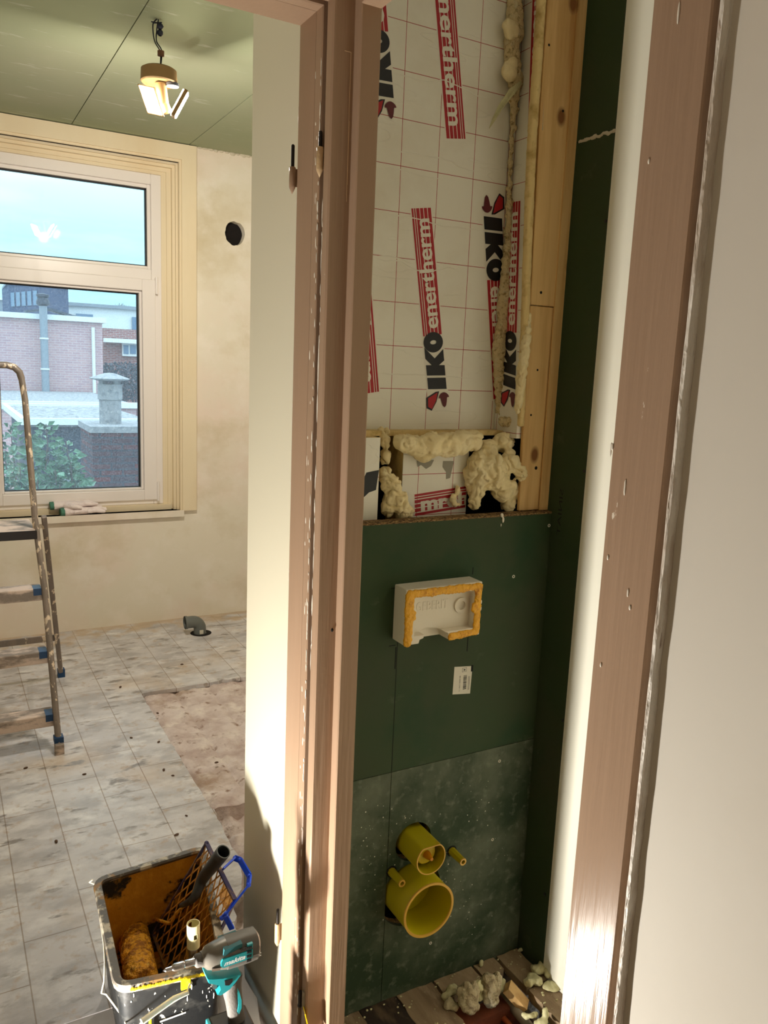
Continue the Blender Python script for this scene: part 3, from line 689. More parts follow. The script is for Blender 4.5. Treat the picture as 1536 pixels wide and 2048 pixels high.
# ------------------------------------------------------------------ hanging ceiling lamp
lp = thing('hanging_work_lamp', (.768, 3.15, 2.44), 'lit two-panel lamp hanging by its wires from the ceiling', 'lamp')
bm = NB(); hk = Vector((.768, 3.18, CZ))
tube(bm, smoothpath([hk, (.752, 3.17, 2.775), (.755, 3.16, 2.72), (.770, 3.14, 2.68), (.768, 3.13, 2.63)], 6), .0022, 8)
tube(bm, smoothpath([hk + Vector((.006, 0, 0)), (.766, 3.17, 2.765), (.762, 3.16, 2.72), (.775, 3.14, 2.685), (.770, 3.13, 2.63)], 6), .0022, 8)
obj('wires', bm, m_cable, lp, smooth=True)
bm = NB()
for k in range(2): lathe(bm, [(.006, .0), (.011, .006), (.011, .014), (.006, .02)], (.776 , 3.165, 2.742 + k * .022), seg=12)
for k in range(5): tube(bm, [(.768, 3.17, 2.785), (.768 + .022 * cos(k * 1.3), 3.17 + .022 * sin(k * 1.3), 2.776 + .006 * (k % 3))], .0022, 6)
obj('terminal_block', bm, m_cable, lp, smooth=True)
bm = NB(); lathe(bm, [(0, .0), (.012, .002), (.012, .018), (0, .02)], (.770, 3.13, 2.662), seg=14); obj('cable_knot', bm, mat('brown_tape', S(132, 92, 74), .7), lp, smooth=True)
bm = NB(); lathe(bm, [(0, .046), (.052, .046), (.062, .040), (.064, 0), (.060, -.004), (.060, .0), (0, .002)], (.760, 3.12, 2.572), seg=40); obj('round_base', bm, m_lampbody, lp, smooth=True)
bm = NB(); lathe(bm, [(0, 0), (.022, 0), (.022, .010), (0, .010)], (.803, 3.098, 2.560), seg=20); obj('sensor', bm, m_lampgrey, lp, smooth=True)
bm = NB(); tube(bm, [(.765, 3.12, 2.57), (.775, 3.12, 2.50)], .020, 14); tube(bm, [(.775, 3.12, 2.51), (.79, 3.115, 2.475)], .016, 12); obj('neck', bm, m_lampbody, lp, smooth=True)
def panel(c, u, v, hw, hh):
    c = Vector(c); u = Vector(u).normalized(); v = Vector(v).normalized(); n_ = u.cross(v)
    bm = NB(); obox(bm, c, (u, v, n_), (hw + .005, hh + .005, .007), bev=.003); pn = obj('light_panel', bm, m_lampbody, lp)
    bm = NB()
    for s_ in (1, -1): obox(bm, c + n_ * .009 * s_, (u, v, n_), (hw, hh, .0025), bev=.001)
    obj('led_face', bm, m_led, pn)
    return c, n_
panel((.727, 3.10, 2.500), (.62, -.30, -.10), (.34, .05, -.88), .025, .044)
panel((.831, 3.11, 2.510), (.25, .95, .1), (.45, .05, .84), .030, .050)
for p, nrm in (((.705, 3.055, 2.465), (-.45, -.35, -.62)), ((.870, 3.13, 2.490), (.7, .25, -.5)), ((.77, 3.20, 2.45), (-.05, .9, -.5))):
    L = bpy.data.lights.new('ceiling_lamp_light', 'AREA'); L.shape = 'DISK'; L.size = .05; L.energy = CEIL_BULB; L.color = (1.0, .92, .80); L.spread = pi
    lo = bpy.data.objects.new('ceiling_lamp_light', L); COL.objects.link(lo); lo.parent = lp; lo.location = Vector(p) - lp.location
    lo.rotation_euler = Vector(nrm).to_track_quat('-Z', 'Y').to_euler()

# ------------------------------------------------------------------ landing shell
LZ = 2.62
struct('floor_landing', B((-1.5, -1.8, -.06), (.90, 1.50, -.002)), mat('landing_floor', S(176, 158, 136), .6, layers=[(S(150, 130, 108), 8, .45, .7, (1, .2, 1))]))
struct('ceiling_landing', B((-1.5, -1.8, LZ), (.90, 1.44, LZ + .06)), m_landdim)
struct('wall_landing_rear', B((-1.5, -1.9, -.05), (.90, -1.8, LZ)), m_landdim)
struct('wall_landing_left', B((-1.6, -1.8, -.05), (-1.4, 1.44, LZ)), m_landdim)
bm = NB(); box(bm, (.664, -1.8, -.05), (.750, .563, LZ)); box(bm, (.675, .56, 2.34), (.740, 1.45, LZ)); struct('wall_landing_right', bm, m_landwall, label='white plaster wall right of the toilet doorway')
bm = NB(); box(bm, (-1.5, 1.44, -.05), (-.33, 1.54, LZ)); box(bm, (-.35, 1.44, 2.34), (.70, 1.54, LZ)); box(bm, (-1.5, 1.44, LZ), (.75, 1.54, CZ + .1)); struct('wall_landing_front', bm, m_landdim)

# door frames: profile swept round the opening with mitres
def sweep(bm, prof, rings):
    n_ = len(prof); R2 = []
    for f in rings: R2.append([bm.verts.new(f(*p)) for p in prof])
    for A, B_ in zip(R2, R2[1:]):
        for k in range(n_ - 1): bm.faces.new((A[k], A[k + 1], B_[k + 1], B_[k]))
d1 = thing('door_1', (.20, 1.49, 0), 'brown gloss bathroom door frame with moulded edges', None); d1['kind'] = 'structure'
prof = [(-.005, 1.566), (.011, 1.566), (.015, 1.562), (.015, 1.489), (.0145, 1.4875), (.004, 1.4872), (.004, 1.4845), (.0150, 1.484), (.0165, 1.482), (.0165, 1.457), (.0145, 1.4545), (-.002, 1.4535), (-.002, 1.4435), (.006, 1.4435), (.0125, 1.4405), (.0155, 1.4355), (.0160, 1.430), (.0160, 1.414), (.0135, 1.4095), (.009, 1.409), (-.03, 1.409)]
XR, XL, ZT = .666, -.25, 2.255
bm = NB(); sweep(bm, prof, [lambda o, y: (XR - o, y, -.05), lambda o, y: (XR - o, y, ZT - o), lambda o, y: (XL + o, y, ZT - o), lambda o, y: (XL + o, y, -.05)])
obj('jamb_and_head', bm, m_brown, d1, smooth=True, angle=25)
bm = NB(); box(bm, (XL - .08, 1.412, ZT + .003), (XR + .0, 1.566, ZT + .085)); box(bm, (XL - .08, 1.412, -.05), (XL - .002, 1.566, ZT + .003)); obj('casing', bm, m_brown, d1)
d2 = thing('door_2', (.70, 1.03, 0), 'brown gloss toilet door frame with paint drips and chips', None); d2['kind'] = 'structure'
prof2 = [(.655, -.002), (.6575, .0), (.691, .0), (.6925, .001), (.6925, .024), (.6945, .026), (.731, .026), (.734, .023), (.734, -.03)]
YF, YN = 1.4095, .652
bm = NB(); sweep(bm, prof2, [lambda x, o: (x, YF - o, -.05), lambda x, o: (x, YF - o, ZT - o), lambda x, o: (max(x, .668), YN + o, ZT - o), lambda x, o: (max(x, .668), YN + o, -.05)])
obj('jamb_and_head', bm, m_brown, d2, smooth=True, angle=25)
bm = NB(); box(bm, (.668, 1.4105, -.05), (.7335, 1.5605, ZT + .08)); obj('corner_post', bm, m_brown, d2)
# near jamb, a broad gloss face with a beaded left edge
bm = NB()
pr = [(.672, .6610), (.6650, .6610), (.6632, .6596), (.6630, .6545), (.6630, .5860), (.6645, .5840), (.70, .5838), (.735, .584), (.735, .660)]
prism(bm, [(x, y, -.05) for x, y in pr], (0, 0, 2.40)); obj('near_jamb', bm, m_brown, d2)
bm = NB(); box(bm, (.6635, .655, ZT + .001), (.735, 1.4100, ZT + .085)); obj('head_casing', bm, m_brown, d2)
# ragged painted scrim strip between jamb and wall
bm = NB(); n_ = 120
for s_ in range(n_):
    z0, z1 = -.05 + 2.40 * s_ / n_, -.05 + 2.40 * (s_ + 1) / n_
    if s_ == 0: last = None
    def q(z):
        k = noise.noise(Vector((0, 3, z * 22))); k2 = noise.noise(Vector((5, 0, z * 9)))
        return [(.672, .5700 + .0006 * k2, z), (.6555 + .0010 * k, .5690 + .0006 * k2, z), (.6540 + .0012 * k, .5672 + .0010 * k, z), (.6545 + .001 * k2, .5636 + .0012 * k, z), (.664, .5615 + .0016 * k + .0010 * k2, z)]
    A = [bm.verts.new(p) for p in q(z0)] if last is None else last
    Bq = [bm.verts.new(p) for p in q(z1)]
    for k in range(4): bm.faces.new((A[k], A[k + 1], Bq[k + 1], Bq[k]))
    last = Bq
struct('trim_5', bm, m_brown2, smooth=True, label='crumbling painted plaster edge beside the brown jamb')
bm = NB(); box(bm, (.690, .5620, -.05), (.735, .5845, 2.35)); struct('trim_6', bm, m_gap)

def hinge(parent, x, y, zb, zt, zp, m_, r=.0065):
    bm = NB(); lathe(bm, [(0, zb - .012), (.003, zb - .006), (r * .95, zb), (r, zb + .004), (r, zt - .002), (r * .8, zt), (0, zt)], (x, y, 0), seg=14)
    box(bm, (x, y - .001, zb + .003), (x + .012, y + .001, zt - .003))
    h = obj('hinge', bm, m_, parent, smooth=True)
    bm = NB(); tube(bm, [(x, y, zt - .002), (x, y, zp)], .0036, 10); ball(bm, (x, y, zp), .0036, 2); obj('hinge_pin', bm, m_darksteel, h, smooth=True)
m_hinge_p = mat('painted_hinge', S(206, 178, 138), .35, bump=.4, bscale=120)
hinge(d1, .6455, 1.5740, 1.945, 1.985, 2.024, m_brown)
hinge(d1, .6475, 1.4470, 1.955, 1.997, 2.022, m_hinge_p)
hinge(d1, .6455, 1.5740, .250, .300, .335, m_hinge_p)
# lower front hinge: two pins and a bent leaf
bm = NB(); tube(bm, [(.648, 1.4400, .185), (.648, 1.4400, .222)], .0040, 10); ball(bm, (.648, 1.44, .186), .0055, 2); h = obj('hinge', bm, m_darksteel, d1, smooth=True)
bm = NB(); tube(bm, [(.650, 1.4220, .192), (.650, 1.4220, .235)], .0052, 10); obj('hinge_pin', bm, m_oldpipe, h, smooth=True)
bm = NB(); obox(bm, (.650, 1.408, .175), ((.25, 1, 0), (-.2, .1, 1), (1, -.25, .2)), (.014, .026, .0012)); obj('hinge_leaf', bm, m_ysplash, h)
# imprint of an old hinge leaf and latch grooves in the rebate
bm = NB()
for (x0, z0, x1, z1) in ((.6735, 2.155, .6865, 2.1555), (.6860, 1.90, .6865, 2.155), (.6868, 1.93, .6872, 2.04)):
    box(bm, (x0, YF - .0012, z0), (x1, YF + .001, z1))
obj('leaf_imprint', bm, m_hinge_p, d2)
bm = NB(); ball(bm, (.684, YF - .0005, 1.07), (.003, .0015, .004), 2, 2, .3, 200); obj('screw_hole', bm, m_dark, d2)

m_chipw = mat('bare_white_chip', S(240, 234, 220), .4)
# paint chips and drips that stand on the jambs
bm = NB()
for i in range(130):
    z = .15 + 2.0 * rnd.random(); y = rnd.choice((1.459 + .022 * rnd.random(), 1.4565, 1.4565))
    ball(bm, (XR - .0163, y, z), (.0008, .0012 * (1 + rnd.random()), .004 + .012 * rnd.random() ** 2), 1, i, .3, 200)
for i in range(26):
    z = .15 + 2.0 * rnd.random(); ball(bm, (XR - .0150, 1.563, z), (.0008, .0012, .004 + .008 * rnd.random()), 1, i, .3, 200)
for i in range(34):
    z = 1.0 + .9 * rnd.random(); ball(bm, (XR - .0162, 1.4320 + .004 * rnd.random(), z), (.0008, .0012, .004 + .022 * rnd.random() ** 2), 1, i, .3, 200)
for z, h_ in ((1.60, .060), (1.52, .030), (1.12, .022), (1.32, .012)): ball(bm, (XR - .0163, 1.4345, z), (.0008, .0022, h_), 2, 5, .3, 90)
obj('paint_chip', bm, m_chipw, d1, smooth=True)['kind'] = 'stuff'
bm = NB()
for (px_, py_, h_) in ((1298, 322, .003), (1225, 893, .004), (1250, 975, .010), (1216, 1115, .003), (1256, 1185, .005), (1202, 1330, .003), (1260, 1215, .003), (1357, 28, .010), (1222, 900, .008)):
    p = onX(px_, py_, .6628); ball(bm, (.6626, p.y, p.z), (.0008, .0014, h_), 2, py_, .3, 200)
obj('paint_chip', bm, m_chipw, d2, smooth=True)['kind'] = 'stuff'

# flood lamp on the landing floor (outside the picture), the light on the door frames
fl = thing('flood_lamp', (-.09, 1.33, 0), 'small flood lamp standing on the landing floor', 'lamp')
bm = NB(); box(bm, (-.105, 1.275, .030), (-.075, 1.385, .125), bev=.004); obj('housing', bm, m_blk, fl)
bm = NB(); box(bm, (-.0755, 1.285, .040), (-.073, 1.375, .115)); obj('led_face', bm, m_floodled, fl)
bm = NB(); tube(bm, [(-.09, 1.268, .08), (-.09, 1.268, .005), (-.09, 1.392, .005), (-.09, 1.392, .08)], .005, 8); obj('stand', bm, m_blk, fl, smooth=True)
L = bpy.data.lights.new('flood_light', 'AREA'); L.shape = 'RECTANGLE'; L.size = .06; L.size_y = .06; L.energy = FLOOD_POWER; L.color = (1.0, .945, .85); L.spread = pi
lo = bpy.data.objects.new('flood_light', L); COL.objects.link(lo); lo.parent = fl
lo.location = Vector((-.060, 1.356, .068)) - fl.location; lo.rotation_euler = Vector((1, -.25, 1.25)).to_track_quat('-Z', 'Y').to_euler()

# ------------------------------------------------------------------ toilet niche
XW = 1.365
bm = NB(); box(bm, (XW, .20, -.3), (XW + .12, 1.439, 2.62)); struct('wall_niche_right', bm, m_nichewhite, label='white painted wall strip inside the toilet niche')
bm = NB(); box(bm, (XW + .001, 1.439, -.02), (XW + .12, 1.80, 2.1435)); box(bm, (XW + .001, 1.439, 2.1465), (XW + .12, 1.80, 2.62)); gw = struct('wall_niche_corner', bm, m_pb, label='green plasterboard at the corner of the toilet niche')
bm = NB()
for i in range(34):
    y = 1.44 + .12 * i / 34; ball(bm, (XW + .001, y, 2.145 + .004 * noise.noise(Vector((y * 60, 0, 0)))), (.0016, .004, .0035 + .006 * max(0, noise.noise(Vector((y * 70, 5, 0))))), 2, i, .4, 150)
obj('joint_filler', bm, m_filler, gw, smooth=True)
bm = NB(); ta = onX(1118, 1098, XW + .0005); tb = onX(1126, 995, XW + .0005)
place_text(bm, 'SINIAT', (XW, 1.5125, tb.z + .02), (0, -.0005, -.118), (0, .013, 0), (-1, 0, 0), lift=.0003)
obj('stamp', bm, mat('faint_stamp', S(22, 28, 18), .8), gw)
struct('wall_niche_near', B((.74, .12, -.3), (XW + .12, .20, 2.62)), m_nichewhite)
struct('wall_niche_rear', B((.745, 1.745, -.3), (XW + .12, 1.80, 2.62)), m_dark)
struct('ceiling_niche', B((.70, .12, 2.62), (XW + .12, 1.80, 2.70)), m_white)
bm = NB(); box(bm, (.735, 1.412, -.1), (.7445, 1.745, 2.62)); box(bm, (.7360, .15, -.1), (.7455, .650, 2.62)); box(bm, (.741, .650, 2.30), (.7455, 1.412, 2.62)); struct('wall_niche_left', bm, m_nichewhite)
struct('floor_niche_pit', B((.70, .12, -.34), (XW + .12, 1.80, -.30)), m_dark)

# lower back wall: four sheets of green plasterboard on chipboard with two pipe holes
YB = 1.549
nb = thing('wall_niche_back', (1.05, YB, 0), 'low green plasterboard wall of the toilet niche', None); nb['kind'] = 'structure'
sx, sz = .924, .635
pc = Vector((.997, YB, .296)); fc = Vector((.998, YB, .432))
def hole_cutter():
    c = NB()
    prism(c, [(pc.x + .002 + .088 * cos(a), YB - .05, pc.z - .012 + .088 * sin(a)) for a in [2 * pi * k / 40 for k in range(40)]], (0, .2, 0))
    prism(c, [(fc.x + .0 + .052 * cos(a), YB - .05, fc.z - .002 + .052 * sin(a)) for a in [2 * pi * k / 36 for k in range(36)]], (0, .2, 0))
    return c
g = .0008
def slab(x0, x1, z0, z1): return B((x0, YB, z0), (x1, YB + .0125, z1))
sheets = [(slab(.7448, sx - g, -.012, sz - g), m_pbd), (slab(sx + g, XW, -.012, sz - g - .0), m_pbd), (slab(.7448, XW, sz + g, 1.251), m_pb)]
for i, (b_, m_) in enumerate(sheets):
    if i == 1: b_ = cut(b_, hole_cutter())
    obj('plasterboard_sheet', b_, m_, nb)
b_ = cut(B((.7448, YB + .0130, -.012), (XW, YB + .032, 1.2565)), hole_cutter()); obj('chipboard_backing', b_, m_chip, nb)
bm = NB(); box(bm, (.7448, YB - .0, 1.2512), (XW, YB + .0135, 1.2562)); obj('chipboard_lip', bm, m_chip, nb)
bm = NB()
for (x0, z0, x1, z1, w_) in ((sx - .0001, sz, sx + .0001, .975, .0012), (.920, .90, .9205, .952, .0022), (1.126, .915, 1.1265, .958, .0022), (1.1285, 1.112, 1.129, 1.128, .0018), (.900, 1.098, .916, 1.0985, .0012), (.902, .9585, .918, .959, .0014)):
    box(bm, (x0 - w_ / 2, YB - .0004, z0), (x1 + w_ / 2, YB + .001, z1 + w_))
obj('saw_cut', bm, m_seam, nb)
bm = NB()
for i in range(150):
    cxy = rnd.choice([(735, 1710), (790, 1700), (860, 1735), (770, 1780), (900, 1760), (840, 1650), (1000, 1700), (950, 1600), (930, 1830), (730, 1640)])
    x, y = cxy[0] + rnd.gauss(0, 28), cxy[1] + rnd.gauss(0, 24)
    if 712 < x < 1060 and y < 1900:
        p = onY(x, y, YB)
        if (p - pc).length > .095 and (p - fc).length > .06: r_ = rnd.uniform(.0006, .0019); ball(bm, (p.x, YB, p.z), (r_, .0006, r_), 1, i, .3, 200)
obj('plaster_specks', bm, m_label, nb)['kind'] = 'stuff'
s0 = None
for (px_, py_) in ((1027, 1153), (999, 1522), (985, 1679), (861, 1886), (1098, 1051)):
    p = onY(px_, py_, YB)
    if s0 is None:
        bm = NB(); lathe(bm, [(.0, .0004), (.0022, .0002), (.0022, -.0006), (.0042, -.0008), (.0042, .0006)], (0, 0, 0), (0, 1, 0), 16); s0 = obj('screw', bm, m_label, keep=True, smooth=True); o = s0
    else: o = s0.copy(); COL.objects.link(o)
    o.location = (p.x, YB, p.z)
    lab = {1153: 'countersunk screw right of the polystyrene box', 1522: 'countersunk screw just below the horizontal board joint', 1679: 'countersunk screw right of the upper yellow cap', 1886: 'countersunk screw below the large yellow cap', 1051: 'countersunk screw at the top right corner of the low green wall'}[py_]
    tag(o, lab, 'screw', 'screws in the low green wall')
d0 = None
for (px_, py_) in ((1170, 943), (1125, 1441), (1089, 1789), (1222, 440)):
    p = onX(px_, py_, XW); 
    if d0 is None:
        bm = NB(); lathe(bm, [(0, 0), (.0042, 0), (.0042, -.001), (0, -.001)], (0, 0, 0), (-1, 0, 0), 14); d0 = obj('screw', bm, m_black, keep=True); o = d0
    else: o = d0.copy(); COL.objects.link(o)
    o.location = (XW + .0003, max(p.y, 1.446), p.z)
    lab = {943: 'black screw head level with the foam, on the green corner strip', 1441: 'black screw head beside the horizontal joint, on the green corner strip', 1789: 'lowest black screw head near the floor on the green corner strip', 440: 'topmost black screw head high on the green corner strip'}[py_]
    tag(o, lab, 'screw', 'black screws in the green corner strip')

# yellow caps
cap = thing('drain_cap', (pc.x, YB, pc.z), 'large open yellow plastic cap over the waste pipe', 'cap')
bm = NB(); F = (0, -1, 0)
lathe(bm, [(.0705, -.04), (.0705, .085), (.0695, .087), (.0665, .087), (.0655, .085), (.0655, -.01), (.0, -.012), (0, -.016), (.0665, -.014)], pc, F, 56); obj('cap_body', bm, m_yellow, cap, smooth=True, angle=35)
bm = NB(); lathe(bm, [(.0712, .0845), (.0718, .0885), (.0660, .0885), (.0655, .0845)], pc, F, 56); obj('cap_rim', bm, m_yrim, cap, smooth=True, angle=35)
cap = thing('flush_pipe_cap', (fc.x, YB, fc.z), 'small yellow plastic cap with a cone inside over the flush pipe', 'cap')
bm = NB()
def flatround(r, n_=44):
    out = []
    for k in range(n_):
        a = 2 * pi * k / n_; x, z = r * cos(a), r * sin(a)
        out.append((x, min(z, r * .80)))
    return out
def shell(bm, ro, ri, h0, h1, c):
    O0, O1, I0, I1 = [], [], [], []
    for (x, z) in flatround(ro): O0.append(bm.verts.new((c.x + x, YB - h0, c.z + z))); O1.append(bm.verts.new((c.x + x, YB - h1, c.z + z)))
    for (x, z) in flatround(ri): I0.append(bm.verts.new((c.x + x, YB - h0 - .015, c.z + z))); I1.append(bm.verts.new((c.x + x, YB - h1, c.z + z)))
    n_ = len(O0)
    for k in range(n_):
        j = (k + 1) % n_
        bm.faces.new((O0[k], O0[j], O1[j], O1[k])); bm.faces.new((O1[k], O1[j], I1[j], I1[k])); bm.faces.new((I1[k], I1[j], I0[j], I0[k]))
    bm.faces.new(I0)
shell(bm, .0410, .0385, -.04, .082, fc); obj('cap_body', bm, m_yellow, cap, smooth=True, angle=35)
bm = NB(); lathe(bm, [(.0, .062), (.025, .060), (.029, .055), (.030, -.03)], fc, F, 32); obj('inner_disc', bm, mat('bright_yellow_plastic', S(196, 170, 24), .4), cap, smooth=True, angle=35)
bm = NB(); lathe(bm, [(.0, .086), (.004, .086), (.0055, .080), (.009, .070), (.010, .060)], fc, F, 24); obj('cone', bm, m_ycone, cap, smooth=True)
bm = NB()
shell2 = [(x, z) for x, z in flatround(.0413)]; in2 = [(x, z) for x, z in flatround(.0384)]
A = [bm.verts.new((fc.x + x, YB - .0835, fc.z + z)) for x, z in shell2]; Bv = [bm.verts.new((fc.x + x, YB - .0835, fc.z + z)) for x, z in in2]
A2 = [bm.verts.new((fc.x + x, YB - .0815, fc.z + z)) for x, z in shell2]
for k in range(len(A)):
    j = (k + 1) % len(A); bm.faces.new((A[k], A[j], Bv[j], Bv[k])); bm.faces.new((A[k], A[j], A2[j], A2[k]))
obj('cap_rim', bm, m_yrim, cap)
for (p, lab) in (((1.117, YB, .371), 'short yellow bolt sleeve right of the two caps'), ((.937, YB, .365), 'short yellow bolt sleeve left of the two caps')):
    t = thing('bolt_sleeve', p, lab, 'sleeve', 'yellow sleeves over the fixing bolts')
    bm = NB(); lathe(bm, [(.0115, -.02), (.0095, .050), (.0095, .052), (.006, .052), (.005, .03), (0, .03)], p, F, 8); obj('tube', bm, m_yellow, t)
    bm = NB(); lathe(bm, [(.0098, .0505), (.0098, .0535), (.0058, .0535), (.0058, .0505)], p, F, 8, closed=True); obj('rim', bm, m_yrim, t)
    bm = NB(); lathe(bm, [(0, -.0006), (.015, -.0006), (.015, .0006), (0, .0006)], p, F, 18); obj('hole', bm, m_dark, t)

# polystyrene plug of the flush plate
pl = thing('polystyrene_cover', (1.02, YB, .97), 'white polystyrene block rimmed with amber sealant on the green wall', 'cover')
bx0, bx1, bz0, bz1, by = .910, 1.122, .975, 1.108, YB - .052
bm = NB(); box(bm, (bx0, by, bz0), (bx1, YB + .01, bz1), bev=.003)
c = NB(); box(c, (bx0 + .026, by - .01, bz0 + .020), (bx1 - .018, by + .024, bz1 - .020)); bm = cut(bm, c)
c = NB(); prism(c, [(x, by - .01, z) for x, z in ((.945, .96), (.952, .985), (.962, .988), (.966, 1.000), (.985, 1.004), (1.01, 1.000), (1.03, .992), (1.034, .96))], (0, .050, 0)); bm = cut(bm, c)
obj('block', bm, m_styro, pl)
bm = NB(); lathe(bm, [(.019, .0), (.019, .005), (.011, .005), (.011, .0)], (1.078, by + .024, 1.048), F, 28)
obj('moulded_ring', bm, m_styro, pl, smooth=True, angle=35)
bm = NB(); t = text_mesh('GEBERIT', extrude=.05); xs = [v.co.x for v in t.verts]; k = .088 / (max(xs) - min(xs))
mp_ = {v: bm.verts.new((.953 + (v.co.x - min(xs)) * k, by + .0235 - v.co.z * k * .35, 1.046 + v.co.y * k * 1.3)) for v in t.verts}
for f in t.faces: bm.faces.new([mp_[v] for v in f.verts])
t.free(); obj('moulded_lettering', bm, m_styro, pl)
bm = NB()
def bead(a, b_, r, n_=14, s=0):
    for i in range(n_ + 1):
        p = Vector(a).lerp(Vector(b_), i / n_); ball(bm, p + Vector((0, -.0005, 0)), (r * (1.12 + .25 * noise.noise(p * 90)), .0045, r * (1 + .25 * noise.noise(p * 70))), 2, i + s, .25, 140)
bead((bx0 + .010, by, bz0 + .006), (bx0 + .010, by, bz1 - .012), .0115); bead((bx0 + .012, by, bz1 - .011), (bx1 - .010, by, bz1 - .011), .0105, 20, 20)
bead((bx1 - .011, by, bz1 - .014), (bx1 - .011, by, bz0 + .010), .0095, 14, 50); bead((bx1 - .012, by, bz0 + .010), (1.040, by, bz0 + .006), .0095, 9, 80)
bead((bx0 + .020, by, 1.040), (bx0 + .020, by, 1.052), .008, 2, 3); bead((bx1 - .020, by, 1.040), (bx1 - .020, by, 1.052), .008, 2, 9)
bm = remeshed(bm, .0022, .0006, 200); obj('amber_rim', bm, m_ypaint, pl, smooth=True, angle=180)
bm = NB(); bmx = [ball(bm, (1.123, by + .004, 1.045 + dz), (.003, .002, .006), 2, 4, .4, 200) for dz in (-.006, .010)]; obj('polystyrene_crumb', bm, m_styro, pl, smooth=True)['kind'] = 'stuff'

# barcode sticker
lbp = [onY(*q, YB - .0006) for q in ((909, 1334), (945, 1332), (940, 1387), (905, 1389))]
bm = NB(); f = prism(bm, [(p.x, YB - .0006, p.z) for p in lbp], (0, .0006, 0)); lb = obj('barcode_sticker', bm, m_label, keep=True)
tag(lb, 'torn white sticker with a barcode on the green wall', 'sticker')
bm = NB(); x = 1.131
z = .852
while z > .815:
    h_ = rnd.choice((.0006, .001, .0016)); box(bm, (1.120, YB - .0009, z - h_), (1.130, YB - .0007, z)); z -= h_ + rnd.choice((.0007, .0012))
for i in range(2): box(bm, (1.135 + .003 * i, YB - .0009, .812), (1.1358 + .003 * i, YB - .0007, .848))
for (x0, z0, x1, z1) in ((1.115, .862, 1.128, .8626), (1.115, .872, 1.128, .8726), (1.115, .862, 1.1156, .8726), (1.1274, .862, 1.128, .8726), (1.119, .8655, 1.124, .8690)): box(bm, (x0, YB - .0009, z0), (x1, YB - .0007, z1))
place_text(bm, 'BS 2400 1200 12', (1.108, YB - .0007, .853), (0, 0, -.041), (.003, 0, 0), (0, -1, 0), lift=.0002)
obj('print', bm, m_ink, lb)
bm = NB(); box(bm, (1.1415, YB - .0011, .8595), (1.1475, YB - .0003, .876)); obj('torn_corner', bm, m_seam, lb)

# ------------------------------------------------------------------ insulation
YI = 1.679
ins = NB(); box(ins, (.7448, YI, 1.455), (1.2612, YI + .06, 2.615)); insb = obj('insulation_board', ins, [m_foil], keep=True)
tag(insb, 'large foil-faced insulation board with red grid at the back of the niche', 'insulation board', 'insulation boards in the niche')
XS = 1.262
ins = NB(); box(ins, (XS, 1.585, 1.44), (1.300, YI + .06, 2.615)); inss = obj('insulation_board', ins, [m_foil], keep=True)
tag(inss, 'narrow insulation board turned sideways beside the pine studs', 'insulation board', 'insulation boards in the niche')
NF = Vector((0, -1, 0))
def clampx(bm, n_):
    if abs(n_.y) > .5:
        for v in bm.verts: v.co.x = min(1.2610, max(.7452, v.co.x))
def band(parent, a, b_, wv, texts, face_n, lift0=.0006, endbars=1):
    """red striped word band from a to b_ (start / end of reading, at the base of the letters), wv: letter-up vector"""
    a, b_, wv, n_ = Vector(a), Vector(b_), Vector(wv), Vector(face_n)
    U = b_ - a; bm = NB()
    e = U * .01
    flat(bm, [a - U * .015 - wv * .06 + n_ * lift0 * .3, b_ + U * .015 - wv * .06 + n_ * lift0 * .3, b_ + U * .015 + wv * 1.06 + n_ * lift0 * .3, a - U * .015 + wv * 1.06 + n_ * lift0 * .3], 2)
    for (v0, v1) in ((0, .165), (.205, .365), (.405, .56), (.60, .76), (.80, .87), (.91, 1.0)):
        flat(bm, [a + wv * v0 + n_ * lift0, b_ + wv * v0 + n_ * lift0, b_ + wv * v1 + n_ * lift0, a + wv * v1 + n_ * lift0], 0)
    place_text(bm, texts, a + U * .055 + wv * .13, U * .865, wv * .76, n_, 1, bold=.022, lift=lift0 * 2)
    clampx(bm, n_)
    return obj('word_print', bm, [m_red, m_whiteink_foil, m_foilplain], parent)
m_whiteink_foil = m_foilplain
